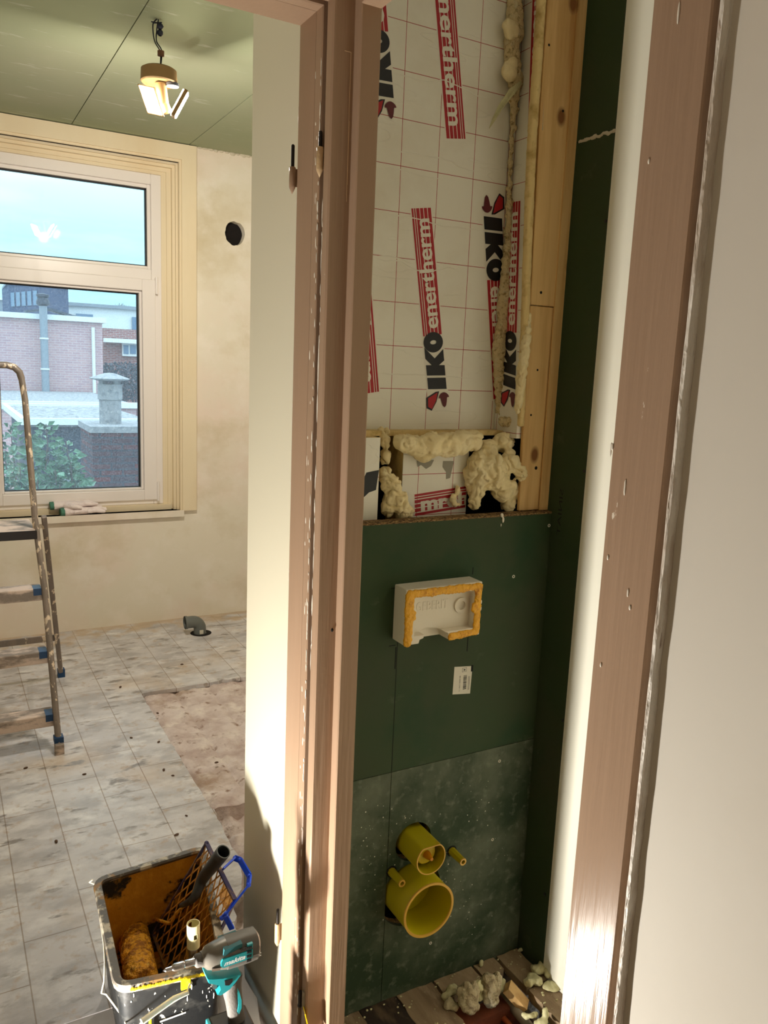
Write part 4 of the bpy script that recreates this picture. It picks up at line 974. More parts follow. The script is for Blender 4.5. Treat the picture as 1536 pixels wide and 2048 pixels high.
def emblem_word(parent, a, b_, wv, face_n, lift0=.0006, fig=True, rev=False):
    """black block letters I K O from a to b_, figure before the I"""
    a, b_, wv, n_ = Vector(a), Vector(b_), Vector(wv), Vector(face_n); U = b_ - a; bm = NB()
    P = lambda u, v, k=2: a + U * u + wv * v + n_ * lift0 * k
    flat(bm, [P(-.16, -.08, .5), P(1.02, -.08, .5), P(1.02, 1.08, .5), P(-.16, 1.08, .5)], 2)
    sl = .045
    flat(bm, [P(.0, 0), P(.20, 0), P(.20 + sl, 1), P(.0 + sl, 1)], 0)
    flat(bm, [P(.24, 0), P(.42, 0), P(.42 + sl, 1), P(.24 + sl, 1)], 0)
    flat(bm, [P(.42 + sl * .3, .30), P(.50, 0), P(.70, 0), P(.56, .5), P(.72 + sl, 1), P(.53 + sl, 1), P(.42 + sl * .7, .70)], 0)
    N_ = 28; O = [P(.815 + sl / 2 + .175 * cos(2 * pi * k / N_), .5 + .52 * sin(2 * pi * k / N_), 2.4) for k in range(N_)]; I = [P(.815 + sl / 2 + .035 * cos(2 * pi * k / N_), .5 + .17 * sin(2 * pi * k / N_), 2.4) for k in range(N_)]
    ov = [bm.verts.new(p) for p in O]; iv = [bm.verts.new(p) for p in I]
    for k in range(N_): bm.faces.new((ov[k], ov[(k + 1) % N_], iv[(k + 1) % N_], iv[k]))
    clampx(bm, n_)
    o = obj('block_letters', bm, [m_black, m_whiteink_foil, m_foilplain], parent)
    if fig:
        bm = NB()
        flat(bm, [P(-.02, .42), P(-.02, .62), P(-.10, 1.16), P(-.28, 1.18), P(-.34, .92), P(-.20, .62)], 0)
        flat(bm, [P(-.035, .52, 3), P(-.11, 1.06, 3), P(-.26, 1.10, 3), P(-.31, .90, 3), P(-.17, .64, 3)], 1)
        flat(bm, [P(-.05 - .10 * (1 + .35 * cos(3 * t)) * (1 + cos(t)), .20 + .26 * (1 + .2 * cos(3 * t)) * sin(t), 3.2) for t in [2 * pi * k / 20 for k in range(20)]][:20], 2)
        clampx(bm, n_)
        obj('emblem', bm, [m_black, m_red, m_darkred], parent)
for line in ([(765, 145), (800, 148), (850, 164), (885, 162), (925, 178), (960, 195), (990, 194)], [(752, 293), (800, 305), (870, 315), (900, 322), (925, 337), (985, 347)], [(750, 335), (790, 337), (840, 352), (895, 360)],
             [(743, 427), (780, 430), (840, 440), (880, 450), (940, 458), (965, 462)], [(743, 510), (770, 520), (800, 523), (850, 545), (900, 537), (930, 552)], [(755, 512), (790, 515), (830, 530)], [(885, 590), (905, 592), (925, 588)], [(735, 745), (790, 748), (860, 752), (980, 760)]):
    bm = NB(); pp_ = smoothpath([onY(x + rnd.uniform(-3, 3), y + rnd.uniform(-2, 2), YI) for x, y in line], 7)
    pp_ = [Vector((p.x, YI + .0004, p.z + .0022 * noise.noise(Vector((p.x * 45, 3, 1))))) for p in pp_]
    tube(bm, pp_, [.0004] + [.0016] * 3 + [.0003], 8, flat=.9); clampx(bm, Vector((0, -1, 0))); obj('foil_crease', bm, m_foilplain, insb, smooth=True)
pI = lambda x, y: Vector((onY(x, y, YI).x, YI, onY(x, y, YI).z))
# upper word, read downwards (letter tops to the right)
a_, b__ = Vector((1.012, YI, 2.470)), Vector((1.071, YI, 2.130))
d_ = (b__ - a_); side = Vector((.0525, 0, .0075))
band(insb, a_, b__, side, 'enertherm', NF); emblem_word(insb, a_ - d_.normalized() * .145, a_ - d_.normalized() * .004, side, NF)
# middle word, read upwards (letter tops to the left)
a_, b__ = Vector((1.086, YI, 1.686)), Vector((1.037, YI, 1.9725)); d_ = (b__ - a_); side = Vector((-.0525, 0, -.0085))
band(insb, a_, b__, side, 'enertherm', NF); emblem_word(insb, a_ - d_.normalized() * .133, a_ + d_.normalized() * .006, side, NF)
# right word, read downwards, running behind the foam seam
a_ = Vector((1.189, YI, 1.972)); b__ = Vector((1.250, YI, 1.560)); d_ = (b__ - a_).normalized(); side = Vector((.054, 0, .008))
emblem_word(insb, a_, a_ + d_ * .152, side, NF); band(insb, a_ + d_ * .150, a_ + d_ * .445, side, 'enertherm', NF)
# left words, mostly hidden by the door post
a_ = Vector((.822, YI, 1.862)); b__ = Vector((.866, YI, 1.536)); side = Vector((.0525, 0, .0080)); band(insb, a_, b__, side, 'enertherm', NF)
a_ = Vector((.926, YI, 2.190)); d_ = Vector((-.150, 0, .98)).normalized(); side = Vector((-.0525, 0, -.0085)); emblem_word(insb, a_, a_ + d_ * .135, side, NF)
band(insb, a_ + d_ * .133, a_ + d_ * .43, side, 'enertherm', NF)
# side board words
NX = Vector((-1, 0, 0))
band(inss, Vector((XS, 1.640, 2.500)), Vector((XS, 1.622, 2.165)), Vector((0, -.052, -.004)), 'enertherm', NX)
emblem_word(inss, Vector((XS, 1.600, 1.560)), Vector((XS, 1.612, 1.700)), Vector((0, .050, .003)), NX); band(inss, Vector((XS, 1.612, 1.698)), Vector((XS, 1.632, 2.01)), Vector((0, .050, .003)), 'enertherm', NX)

# lower recess pieces
def foilboard(lo, hi, label, core=True):
    bm = NB(); box(bm, (lo[0], lo[1], lo[2]), (hi[0], lo[1] + .002, hi[2]))
    o = obj('insulation_board', bm, m_foil, keep=True); tag(o, label, 'insulation board', 'insulation boards in the niche')
    b2 = NB(); box(b2, (lo[0], lo[1] + .0021, lo[2]), (hi[0], hi[1], hi[2])); obj('foam_core', b2, m_pu, o); return o
pa = foilboard((.7448, 1.600, 1.20), (.884, 1.66, 1.443), 'small insulation offcut at the lower left, beside the door post')
bm = NB(); yy = 1.5995
for pts in (((733, 945), (758, 940), (752, 980), (738, 985), (722, 1000), (722, 968)), ):
    flat(bm, [(onY(x, y, yy).x, yy, onY(x, y, yy).z) for x, y in pts], 0)
obj('block_letters', bm, m_black, pa)
pb_ = foilboard((.962, 1.625, 1.20), (1.150, 1.70, 1.440), 'short insulation piece standing behind the foam in the low recess')
bm = NB()
bnd = [(onY(x, y, 1.6245).x, 1.6245, onY(x, y, 1.6245).z) for x, y in ((830, 1032), (944, 1014), (938, 972), (829, 989))]
A, Bb, Cc, Dd = [Vector(p) for p in bnd]
for (v0, v1) in ((0, .12), (.17, .33), (.38, .53), (.58, .73), (.78, .85), (.89, 1.0)):
    flat(bm, [A.lerp(Dd, v0), Bb.lerp(Cc, v0), Bb.lerp(Cc, v1), A.lerp(Dd, v1)], 0)
place_text(bm, 'mrehtrene', A.lerp(Bb, .10) + (Dd - A) * .16, (Bb - A) * 1.7, (Dd - A) * .68, NF, 1, bold=.045)
for v in list(bm.verts):
    if v.co.x > 1.148: v.co.x = 1.148
obj('word_print', bm, [m_red, m_foilplain], pb_)
m_torn = mat('torn_grey_foil', S(150, 146, 132), .6)
for poly_ in ([(833, 918), (868, 920), (862, 932), (852, 938), (842, 930), (835, 934)], [(886, 922), (908, 922), (902, 948), (900, 956), (893, 958), (892, 944), (885, 934)]):
    bm = NB(); flat(bm, [(onY(x, y, 1.6245).x, 1.6243, onY(x, y, 1.6245).z) for x, y in poly_]); obj('torn_patch', bm, m_torn, pb_)
struct('trim_7', B((.7448, 1.640, 1.443), (1.30, 1.740, 1.4548)), m_pu)
struct('floor_niche_ledge', B((.7448, 1.582, 1.10), (XW, 1.745, 1.20)), m_dark)

# pine studs
def stud(pts, y0, y1, label):
    bm = NB(); prism(bm, [(x, y0, z) for x, z in pts], (0, y1 - y0, 0)); bmesh.ops.bevel(bm, geom=bm.edges[:], offset=.0015, segments=1, affect='EDGES')
    o = tag(obj('pine_stud', bm, m_stud, keep=True), label, 'stud', 'pine studs in the niche')
    zs = [z for x, z in pts]
    for (px_, py_, r_) in ((1082, 585, .0035), (1075, 740, .0028), (1062, 830, .0028), (1072, 936, .0045), (1098, 90, .0030), (1126, 222, .0030), (1160, 120, .0028)):
        p = onY(px_, py_, y0)
        if min(zs) < p.z < max(zs):
            b_ = NB(); lathe(b_, [(0, 0), (r_, 0), (r_, -.001), (0, -.001)], (p.x, y0 - .0003, p.z), (0, -1, 0), 12); obj('nail_hole', b_, m_dark, o)
    return o
stud([(1.266, 1.764), (XW, 1.764), (XW, 2.615), (1.252, 2.615), (1.253, 2.2)], 1.570, 1.5835, 'upper pine stud with knots above the joint')
stud([(1.278, 1.258), (XW, 1.258), (XW, 1.7625), (1.268, 1.7625)], 1.573, 1.5835, 'lower pine stud standing behind the low green wall')
st2 = NB(); prism(st2, [(x, 1.566, z) for x, z in ((1.338, 1.258), (XW, 1.258), (XW, 2.615), (1.336, 2.615))], (0, .004, 0)); tag(obj('pine_batten', st2, m_stud, keep=True), 'thin pine batten along the right edge of the studs', 'batten')
bm = NB(); path = []
pts = [(1.240, 2.60), (1.241, 2.3), (1.242, 2.1), (1.250, 1.9), (1.256, 1.764), (1.262, 1.6), (1.268, 1.47)]
for i, (x, z) in enumerate(pts): path.append((x, 1.578, z))
tube(bm, smoothpath(path, 6), [.012, .012, .011, .009], 10); bm = remeshed(bm, .004, .0010, 90); tag(obj('foam_strip', bm, m_pu, smooth=True, angle=180), 'pale yellow foam strip along the left edge of the studs', 'foam')

# expanding foam
def foam(name, blobs, label, m_, vox=.0045, amp=.004, freq=38, seed=0, parent=None, tubes=()):
    bm = NB()
    for i, (c, r) in enumerate(blobs): ball(bm, c, r, 3, seed + i, .22, 28)
    for (pth_, rr) in tubes: tube(bm, smoothpath(pth_, 5), rr, 10)
    bm = remeshed(bm, min(vox, .0032), amp, freq, seed, crease=.8)
    return tag(obj(name, bm, m_, smooth=True, angle=180), label, 'foam', None)
def fp(x, y, Y): p = onY(x, y, Y); return (p.x, Y, p.z)
# horizontal roll
foam('expanding_foam', [(fp(812, 885, 1.60), (.030, .030, .022)), (fp(835, 893, 1.60), (.034, .030, .026)), (fp(865, 888, 1.595), (.036, .030, .030)), (fp(893, 888, 1.595), (.036, .032, .033)), (fp(922, 884, 1.60), (.034, .030, .032)), (fp(945, 882, 1.605), (.028, .026, .026)), (fp(850, 912, 1.605), (.03, .02, .016)), (fp(805, 878, 1.615), (.022, .024, .012))], 'cream roll of hardened foam under the large insulation board', m_foam, seed=3)
foam('expanding_foam', [(fp(975, 900, 1.62), (.032, .03, .030)), (fp(960, 935, 1.60), (.032, .034, .040)), (fp(985, 945, 1.59), (.036, .036, .050)), (fp(1005, 975, 1.59), (.036, .034, .036)), (fp(955, 975, 1.60), (.026, .028, .034)), (fp(948, 1000, 1.60), (.018, .020, .028)), (fp(1020, 925, 1.59), (.028, .026, .036)), (fp(1040, 945, 1.58), (.020, .020, .028)), (fp(1015, 1005, 1.60), (.022, .022, .034)), (fp(1005, 885, 1.62), (.030, .026, .026)), (fp(1035, 985, 1.595), (.018, .018, .026)), (fp(940, 950, 1.61), (.018, .02, .036))], 'largest lump of cream foam bulging beside the lower stud', m_foam, amp=.006, seed=9)
foam('expanding_foam', [(fp(772, 950, 1.61), (.020, .022, .022)), (fp(785, 975, 1.60), (.026, .024, .032)), (fp(800, 1005, 1.595), (.026, .024, .034)), (fp(808, 1028, 1.60), (.024, .024, .024)), (fp(776, 1010, 1.605), (.020, .022, .034)), (fp(768, 880, 1.64), (.014, .016, .016)), (fp(771, 905, 1.64), (.013, .016, .030)), (fp(766, 862, 1.65), (.014, .016, .012))], 'cream foam lump in the gap left of the short insulation piece', m_foam, amp=.006, seed=15)
foam('expanding_foam', [(fp(905, 995, 1.615), (.010, .008, .012)), (fp(912, 1010, 1.612), (.012, .008, .008)), (fp(915, 980, 1.615), (.006, .006, .014))], 'small foam dribble on the printed insulation piece', m_foam, vox=.003, amp=.003, seed=21)
foam('expanding_foam', [(fp(1030, 845, 1.62), (.030, .018, .020)), (fp(1045, 860, 1.61), (.020, .016, .022)), (fp(1010, 842, 1.64), (.022, .016, .016)), (fp(1052, 880, 1.60), (.012, .014, .022))], 'rough foam patch at the foot of the vertical seam', m_foamcut, seed=25)
foam('expanding_foam', [], 'long flat foam smear on the left edge of the lower stud', m_foam, vox=.003, amp=.004, freq=50, seed=31, tubes=[([fp(1058, 625, 1.575), fp(1053, 680, 1.570), fp(1044, 740, 1.572), fp(1038, 800, 1.572), fp(1034, 828, 1.575)], [.006, .013, .015, .011, .006])])
sp_ = [(1030, -20, .016), (1028, 55, .024), (1022, 110, .018), (1030, 160, .020), (1028, 200, .010), (1024, 270, .006), (1020, 350, .006), (1018, 440, .009), (1013, 520, .011), (1008, 590, .016), (1004, 650, .014), (998, 700, .018), (1000, 760, .016), (1003, 830, .014)]
bm = NB(); tube(bm, smoothpath([fp(x, y, 1.668) for x, y, _ in sp_], 5), [r for *_, r in sp_], 12)
for i in range(46):
    t = rnd.random() * (len(sp_) - 1); k = int(t); x = sp_[k][0] * (1 - t + k) + sp_[k + 1][0] * (t - k); y = sp_[k][1] * (1 - t + k) + sp_[k + 1][1] * (t - k); r = sp_[k][2]
    ball(bm, fp(x + rnd.uniform(-5, 5), y, 1.662), r * rnd.uniform(.4, .8), 2, i, .3, 60)
bm = remeshed(bm, .0035, .005, 70, 5); tag(obj('foam_seam', bm, m_foamcut, smooth=True, angle=180), 'ragged vertical foam seam where the two tall insulation boards meet', 'foam')
for c, r, lab in ((fp(1008, 62, 1.655), .024, None), (fp(1018, 145, 1.655), .020, None)):
    pass
foam('expanding_foam', [(fp(1022, 60, 1.652), (.024, .012, .024)), (fp(1018, 52, 1.650), (.018, .012, .020))], 'upper rounded foam blister on the vertical seam', m_foam, vox=.003, amp=.002, seed=40)
foam('expanding_foam', [(fp(1018, 142, 1.652), (.022, .012, .024)), (fp(1024, 130, 1.652), (.016, .012, .020))], 'lower rounded foam blister on the vertical seam', m_foam, vox=.003, amp=.002, seed=44)
# torn foil flap
bm = NB(); q4 = [fp(1040, 162, 1.650), fp(1018, 178, 1.640), fp(996, 212, 1.625), fp(984, 238, 1.618), fp(978, 257, 1.612), fp(990, 240, 1.610), fp(1005, 216, 1.616), fp(1028, 188, 1.632), fp(1044, 168, 1.648)]
prism(bm, q4, (.0008, -.0012, .0)); tag(obj('foil_flap', bm, m_foamdebris, keep=True), 'torn tongue of foil hanging off the vertical foam seam', 'scrap')
# filler drip on chipboard edge
foam('filler_drip', [(fp(1004, 1030, 1.548), (.005, .003, .006)), (fp(1006, 1040, 1.547), (.0045, .003, .009)), (fp(1002, 1050, 1.548), (.002, .002, .005))], 'white drip on the top edge of the low green wall', m_styro, vox=.0015, amp=.001, seed=50)

# ------------------------------------------------------------------ niche floor: boards, pit, pipes, foam debris
fb = 'old floorboards in the toilet niche'
def board(x0, x1, y0, y1, m_, label, z=0, th=.022, ang=0):
    pts = ragged([(x0, y0), (x1, y0), (x1, y1), (x0, y1)], .0035, .02, x0 * 9)
    bm = NB(); prism(bm, [(x, y, z - th) for x, y in pts], (0, 0, th)); return tag(obj('floorboard', bm, m_), label, 'floorboard', fb)
board(.746, .858, .25, 1.5475, m_plank, 'dark narrow floorboard beside the door post')
board(.861, .966, .25, 1.5475, m_plankd, 'blackened floorboard second from the door post')
board(.969, 1.077, .25, 1.5475, m_plank, 'worn brown floorboard left of the open pit')
board(1.084, 1.205, 1.478, 1.5475, m_plank, 'short board stub against the green wall above the pit')
board(1.212, 1.280, 1.500, 1.5475, m_plank, 'shortest board stub in front of the green wall')
board(1.292, 1.362, 1.416, 1.5475, m_plank, 'board end in the far right corner under the foam crumbs')
board(1.294, 1.362, .25, 1.410, m_plank, 'thick floorboard right of the open pit', th=.03)
bm = NB(); box(bm, (1.085, .25, -.22), (1.165, 1.52, -.045)); tag(obj('floor_joist', bm, m_joist), 'reddish brown joist deep in the open pit', 'joist')
bm = NB(); box(bm, (1.06, 1.405, -.09), (1.285, 1.45, -.024)); tag(obj('floor_noggin', bm, m_joist), 'brown cross timber below the board stubs', 'timber')
def pipe(p, q, r, m_, lab):
    bm = NB(); tube(bm, [p, q], r, 16); return tag(obj('water_pipe', bm, m_, smooth=True), lab, 'pipe', 'pipes in the open pit')
a = onZ(985, 2010, -.05); b_ = onZ(1020, 2052, -.05); d_ = (b_ - a).normalized(); pipe(a - d_ * .10, b_ + d_ * .5, .008, m_copper, 'copper pipe in the open pit')
a = onZ(1002, 1985, -.03); b_ = onZ(1052, 2046, -.03); d_ = (b_ - a).normalized(); pipe(a - d_ * .08, b_ + d_ * .5, .0125, m_oldpipe, 'thicker grey pipe beside the copper one')
a = onZ(1036, 2005, -.055); b_ = onZ(1078, 2050, -.055); d_ = (b_ - a).normalized(); pipe(a - d_ * .09, b_ + d_ * .5, .0085, m_oldpipe, 'thinner grey pipe nearest the right-hand floorboard')
# pine block leaning in the pit
bm = NB(); bc = onZ(1033, 1985, .01)
obox(bm, bc + Vector((0, 0, -.012)), ((.75, .66, 0), (-.5, .57, .65), (.43, -.49, .76)), (.018, .034, .011), bev=.0012); tag(obj('wood_block', bm, m_block), 'freshly cut pine block lying over the pit', 'block')
def fz(x, y, z): p = onZ(x, y, z); return (p.x, p.y, z)
def chunk(blobs, lab, m_=m_foamold, amp=.006, seed=0, cat='foam scrap'):
    bm = NB()
    for i, (c, r) in enumerate(blobs): ball(bm, c, r, 3, seed + i, .3, 45)
    bm = remeshed(bm, .003, amp, 60, seed)
    return tag(obj('foam_chunk', bm, m_, smooth=True, angle=180), lab, cat, 'foam scraps on the niche floor')
chunk([(fz(938, 1998, .03), (.026, .024, .034)), (fz(932, 1985, .04), (.022, .02, .024)), (fz(945, 2012, .015), (.018, .016, .022)), (fz(948, 1980, .05), (.014, .014, .02))], 'large dusty foam chunk on the left edge of the pit', seed=1)
chunk([(fz(980, 1985, .03), (.024, .022, .034)), (fz(976, 1965, .05), (.020, .018, .026)), (fz(984, 1998, .012), (.022, .018, .022)), (fz(995, 1960, .05), (.012, .014, .02))], 'large dusty foam chunk hanging over the middle of the pit', seed=5)
chunk([(fz(957, 1972, .05), (.012, .012, .02)), (fz(958, 1985, .03), (.010, .012, .022))], 'yellowish foam sliver wedged between the two large chunks', m_foamdebris, seed=9)
chunk([(fz(903, 1980, .012), (.016, .012, .014)), (fz(893, 1992, .008), (.012, .010, .010))], 'pale foam scrap left of the large chunks', m_foamdebris, seed=13)
chunk([(fz(899, 2008, .008), (.016, .012, .012)), (fz(908, 2016, .004), (.012, .010, .010))], 'broken foam crumbs in front of the pale scrap', seed=17)
chunk([(fz(1003, 1968, .01), (.010, .012, .014)), (fz(1000, 1978, .006), (.010, .010, .012))], 'thin foam shard standing by the pine block', m_foamdebris, seed=21)
chunk([(fz(1072, 1938, .012), (.018, .016, .012)), (fz(1086, 1936, .014), (.020, .014, .012)), (fz(1098, 1946, .014), (.014, .014, .012))], 'pale curl of foam behind the others on the right board', m_foamdebris, amp=.004, seed=25)
chunk([(fz(1058, 1964, .010), (.014, .013, .012)), (fz(1074, 1962, .012), (.016, .014, .012)), (fz(1064, 1955, .012), (.012, .012, .010))], 'rounded pale foam scrap left of the flat slice', m_foamdebris, amp=.004, seed=29)
chunk([(fz(1100, 1972, .006), (.024, .017, .006)), (fz(1108, 1976, .005), (.018, .015, .005))], 'flat pale slice of foam nearest the white wall', m_foamdebris, amp=.002, seed=33)
chunk([(fz(1112, 1960, .008), (.010, .010, .009))], 'small cube of foam at the foot of the white wall', m_foamdebris, amp=.003, seed=37)
chunk([(fz(1050, 1896, .008), (.014, .006, .006)), (fz(1040, 1900, .006), (.010, .005, .005))], 'thin foam splinter at the foot of the green wall', m_foamdebris, amp=.002, seed=41)
chunk([(fz(1086, 1912, .012), (.008, .012, .014)), (fz(1078, 1904, .010), (.008, .010, .012))], 'foam dab in the far right floor corner', m_foamold, amp=.003, seed=45)
chunk([(fz(963, 1926, .010), (.008, .006, .010))], 'small white foam triangle on the short board stub', m_foamdebris, amp=.002, seed=49)
chunk([(fz(1050, 2032, .0), (.008, .010, .010)), (fz(1066, 2030, .006), (.016, .008, .007))], 'bone-shaped foam scrap on the thick grey pipe', m_foamdebris, amp=.003, seed=53)
chunk([(fz(1090, 2025, .02), (.008, .010, .016)), (fz(1085, 2044, .004), (.016, .014, .010)), (fz(1076, 2046, .0), (.012, .010, .008))], 'twisted foam scrap at the near end of the pit', m_foamdebris, amp=.004, seed=57)
chunk([(fz(1068, 1920, .006), (.007, .009, .007)), (fz(1073, 1916, .006), (.006, .007, .007))], 'pair of foam beads beside the far right corner', m_foamold, amp=.002, seed=61)

bm = NB()
for i in range(170):
    x, y = rnd.uniform(.80, 1.355), rnd.uniform(1.33, 1.543)
    if 1.08 < x < 1.288 and y < 1.475: continue
    r_ = rnd.uniform(.001, .004); ball(bm, (x, y, r_ * .5), (r_, r_ * rnd.uniform(.5, 1), r_ * .7), 1, i, .4, 200)
tag(obj('plaster_litter', bm, m_foamdebris), 'pale crumbs of foam and plaster littered over the old floorboards', 'litter', None, 'stuff')
# ------------------------------------------------------------------ paint bucket, roller, lattice, drill
bk = thing('paint_bucket', (.42, 1.76, 0), 'black paint-spattered rectangular bucket standing on the bathroom threshold', 'bucket')
RZ = .28; FZ = .002
def rrect(c4, r, n_=5):
    """rounded quad, 2-D corners in order"""
    out = []; m_ = len(c4)
    for i in range(m_):
        p0, p1, p2 = Vector(c4[i - 1]), Vector(c4[i]), Vector(c4[(i + 1) % m_])
        a_ = p1 + (p0 - p1).normalized() * r; b2_ = p1 + (p2 - p1).normalized() * r
        for k in range(n_ + 1):
            t = k / n_; out.append(a_.lerp(p1, t).lerp(p1.lerp(b2_, t), t))
    return out
rim4 = [(.278, 1.562), (.502, 1.526), (.584, 1.975), (.299, 1.952)]
cc = Vector((.416, 1.755))
def ringpts(s_, z, r=.03): return [Vector((p.x, p.y, z)) for p in rrect([cc + (Vector(p) - cc) * s_ for p in rim4], r * s_)]
levels = [(.995, RZ - .001), (.985, RZ - .03), (.93, .15), (.86, .012), (.84, FZ)]
bm = NB(); last = None; rings = []
for s_, z in levels: rings.append([bm.verts.new(p) for p in ringpts(s_, z)])
for A, Bv in zip(rings, rings[1:]):
    for k in range(len(A)): bm.faces.new((A[k], A[(k + 1) % len(A)], Bv[(k + 1) % len(A)], Bv[k]))
bm.faces.new(rings[-1]); obj('shell', bm, m_bucket, bk, smooth=True)
bm = NB(); rings = [[bm.verts.new(p) for p in ringpts(s_, z)] for s_, z in ((.975, RZ - .001), (.965, RZ - .03), (.91, .15), (.845, .016))]
for A, Bv in zip(rings, rings[1:]):
    for k in range(len(A)): bm.faces.new((A[k], A[(k + 1) % len(A)], Bv[(k + 1) % len(A)], Bv[k]))
bm.faces.new(rings[-1]); obj('lining', bm, m_bin, bk, smooth=True)
bm = NB(); pts = [ringpts(1.0, RZ)[i] for i in range(len(ringpts(1.0, RZ)))]
n_ = len(pts); sect = [(.0, -.016), (.010, -.016), (.013, -.004), (.010, .002), (-.006, .002), (-.008, -.004)]
R3 = []
for k in range(n_):
    d_ = (pts[(k + 1) % n_] - pts[k - 1]).normalized(); out = Vector((d_.y, -d_.x, 0))
    R3.append([bm.verts.new(pts[k] + out * (u - .004) + Vector((0, 0, v))) for u, v in sect])
for k in range(n_):
    A, Bv = R3[k], R3[(k + 1) % n_]
    for j in range(len(sect)): bm.faces.new((A[j], A[(j + 1) % len(sect)], Bv[(j + 1) % len(sect)], Bv[j]))
obj('rim', bm, m_rim, bk, smooth=True)
# yellow splashes on the front rim and wall
bm = NB()
f0, f1 = Vector((.278, 1.562, 0)), Vector((.502, 1.526, 0)); fn = Vector((-.159, -.987, 0))
for i in range(60):
    t = .12 + .86 * i / 60; p = f0.lerp(f1, t) + fn * .009
    ball(bm, (p.x, p.y, RZ - .007 + .002 * noise.noise(Vector((i * .7, 0, 0)))), (.004, .0022, .0045 + .002 * noise.noise(Vector((i * .4, 3, 0)))), 1, i, .3, 90)
for (t, z0, z1, r) in ((.62, .245, .272, .010),):
    p = f0.lerp(f1, t) + fn * .006; box(bm, (p.x - r, p.y - .003, z0), (p.x + r, p.y + .003, z1))
for (t, z0, z1) in ((.30, .10, .19), (.31, .13, .16)):
    p = f0.lerp(f1, t); q = fn * (-.012 * (1 - (z1 / .28))); tube(bm, [(p.x - .002, p.y + .004 - .004, z1), (p.x, p.y + .012, z0)], .003, 6)
obj('yellow_splash', bm, m_ysplash, bk, smooth=True)['kind'] = 'stuff'
bm = NB()
for i in range(16):
    t = .1 + .85 * rnd.random(); z = .10 + .155 * rnd.random() ** .6; s_ = .86 + (.985 - .86) * (z / .25)
    p = f0.lerp(f1, t).to_2d(); p = cc + (p - cc) * s_; L_ = rnd.uniform(.001, .012) ; ball(bm, (p.x, p.y - .0006, z), (rnd.uniform(.0008, .0018), .0008, L_ * .5), 1, i, .3, 90)
bar(bm, (.365, 1.5565, .163), (.42, 1.5478, .172), .0012, .003); bar(bm, (.43, 1.536, .255), (.43, 1.538, .235), .0012, .004)
obj('white_splash', bm, m_whiteink, bk, smooth=True)['kind'] = 'stuff'
# wire bail hanging down over the left side
bm = NB()
pv = f0.lerp(f1, .66) + fn * .010 + Vector((0, 0, .258))
q1 = onY(283, 2044, 1.490); q2 = onY(262, 2075, 1.49); q3 = onZ(247, 2035, .16); q4_ = onZ(213, 1989, .19); q5 = onZ(203, 1986, .20); q6 = onZ(208, 1965, .215); q7 = onZ(210, 1925, .235); q8 = onZ(208, 1890, .245); q9 = Vector((.300, 1.93, .262))
path = [pv, pv + fn * .012 + Vector((-.01, 0, -.012)), q1, q2, q3, q4_, q5, q6, q7, q8, Vector((.292, 1.89, .262))]
tube(bm, path, .0022, 8); obj('bail', bm, m_wire, bk, smooth=True)
bm = NB(); tube(bm, [pv + fn * .012 + Vector((-.006, 0, -.010)), pv.lerp(q1, .35) + fn * .006, q1], [.0050, .0062, .0066], 12); obj('bail_grip', bm, m_chipw, bk, smooth=True)
bm = NB(); tube(bm, [(.2915, 1.955, RZ + .001), (.285, 1.965, RZ - .01), (.315, 1.968, RZ - .035)], .002, 6); obj('bail_ear', bm, m_wire, bk, smooth=True)

# roller lying in the bucket
rl = thing('paint_roller', (.38, 1.80, .02), 'ochre-soaked paint roller lying inside the bucket', 'roller')
ra, rb = onZ(284, 1968, .165), onZ(266, 1862, .085); rdir = (rb - ra).normalized()
bm = NB(); lathe(bm, [(0, 0), (.014, .0), (.030, .004), (.037, .014), (.038, .03), (.038, (rb - ra).length - .02), (.036, (rb - ra).length - .006), (.028, (rb - ra).length), (0, (rb - ra).length)], ra, rdir, 32)
bm = remeshed(bm, .0045, .004, 90, 7); obj('sleeve', bm, m_roller, rl, smooth=True, angle=180)
w0 = rb + rdir * .012; w1 = onZ(300, 1838, .115); w2 = onZ(341, 1846, .20); w3 = onZ(352, 1828, .23); w4 = onZ(372, 1808, .26)
bm = NB(); tube(bm, smoothpath([w0, w1, w1.lerp(w2, .6), w2, w3, w4], 5), .0042, 10); obj('wire_arm', bm, m_primer, rl, smooth=True)
h0 = onZ(362, 1812, .25); h1 = onZ(388, 1795, .29); h2 = onZ(405, 1758, .33); h3 = onZ(447, 1703, .43)
bm = NB(); pth_ = smoothpath([h0, h1, h2, h2.lerp(h3, .5), h3], 6); tube(bm, pth_, [.0060, .0105, .0145, .0165, .0180], 18, cap=False); 
dd = (h3 - h2).normalized(); tube(bm, [h3, h3 - dd * .05], .0155, 18, cap=False); lathe(bm, [(.0180, 0), (.0155, 0)], h3, dd, 18); obj('handle', bm, m_rubber, rl, smooth=True)
bm = NB(); lathe(bm, [(0, 0), (.0155, 0)], h3 - dd * .048, dd, 18); obj('handle_bore', bm, m_drillb, rl, smooth=True)

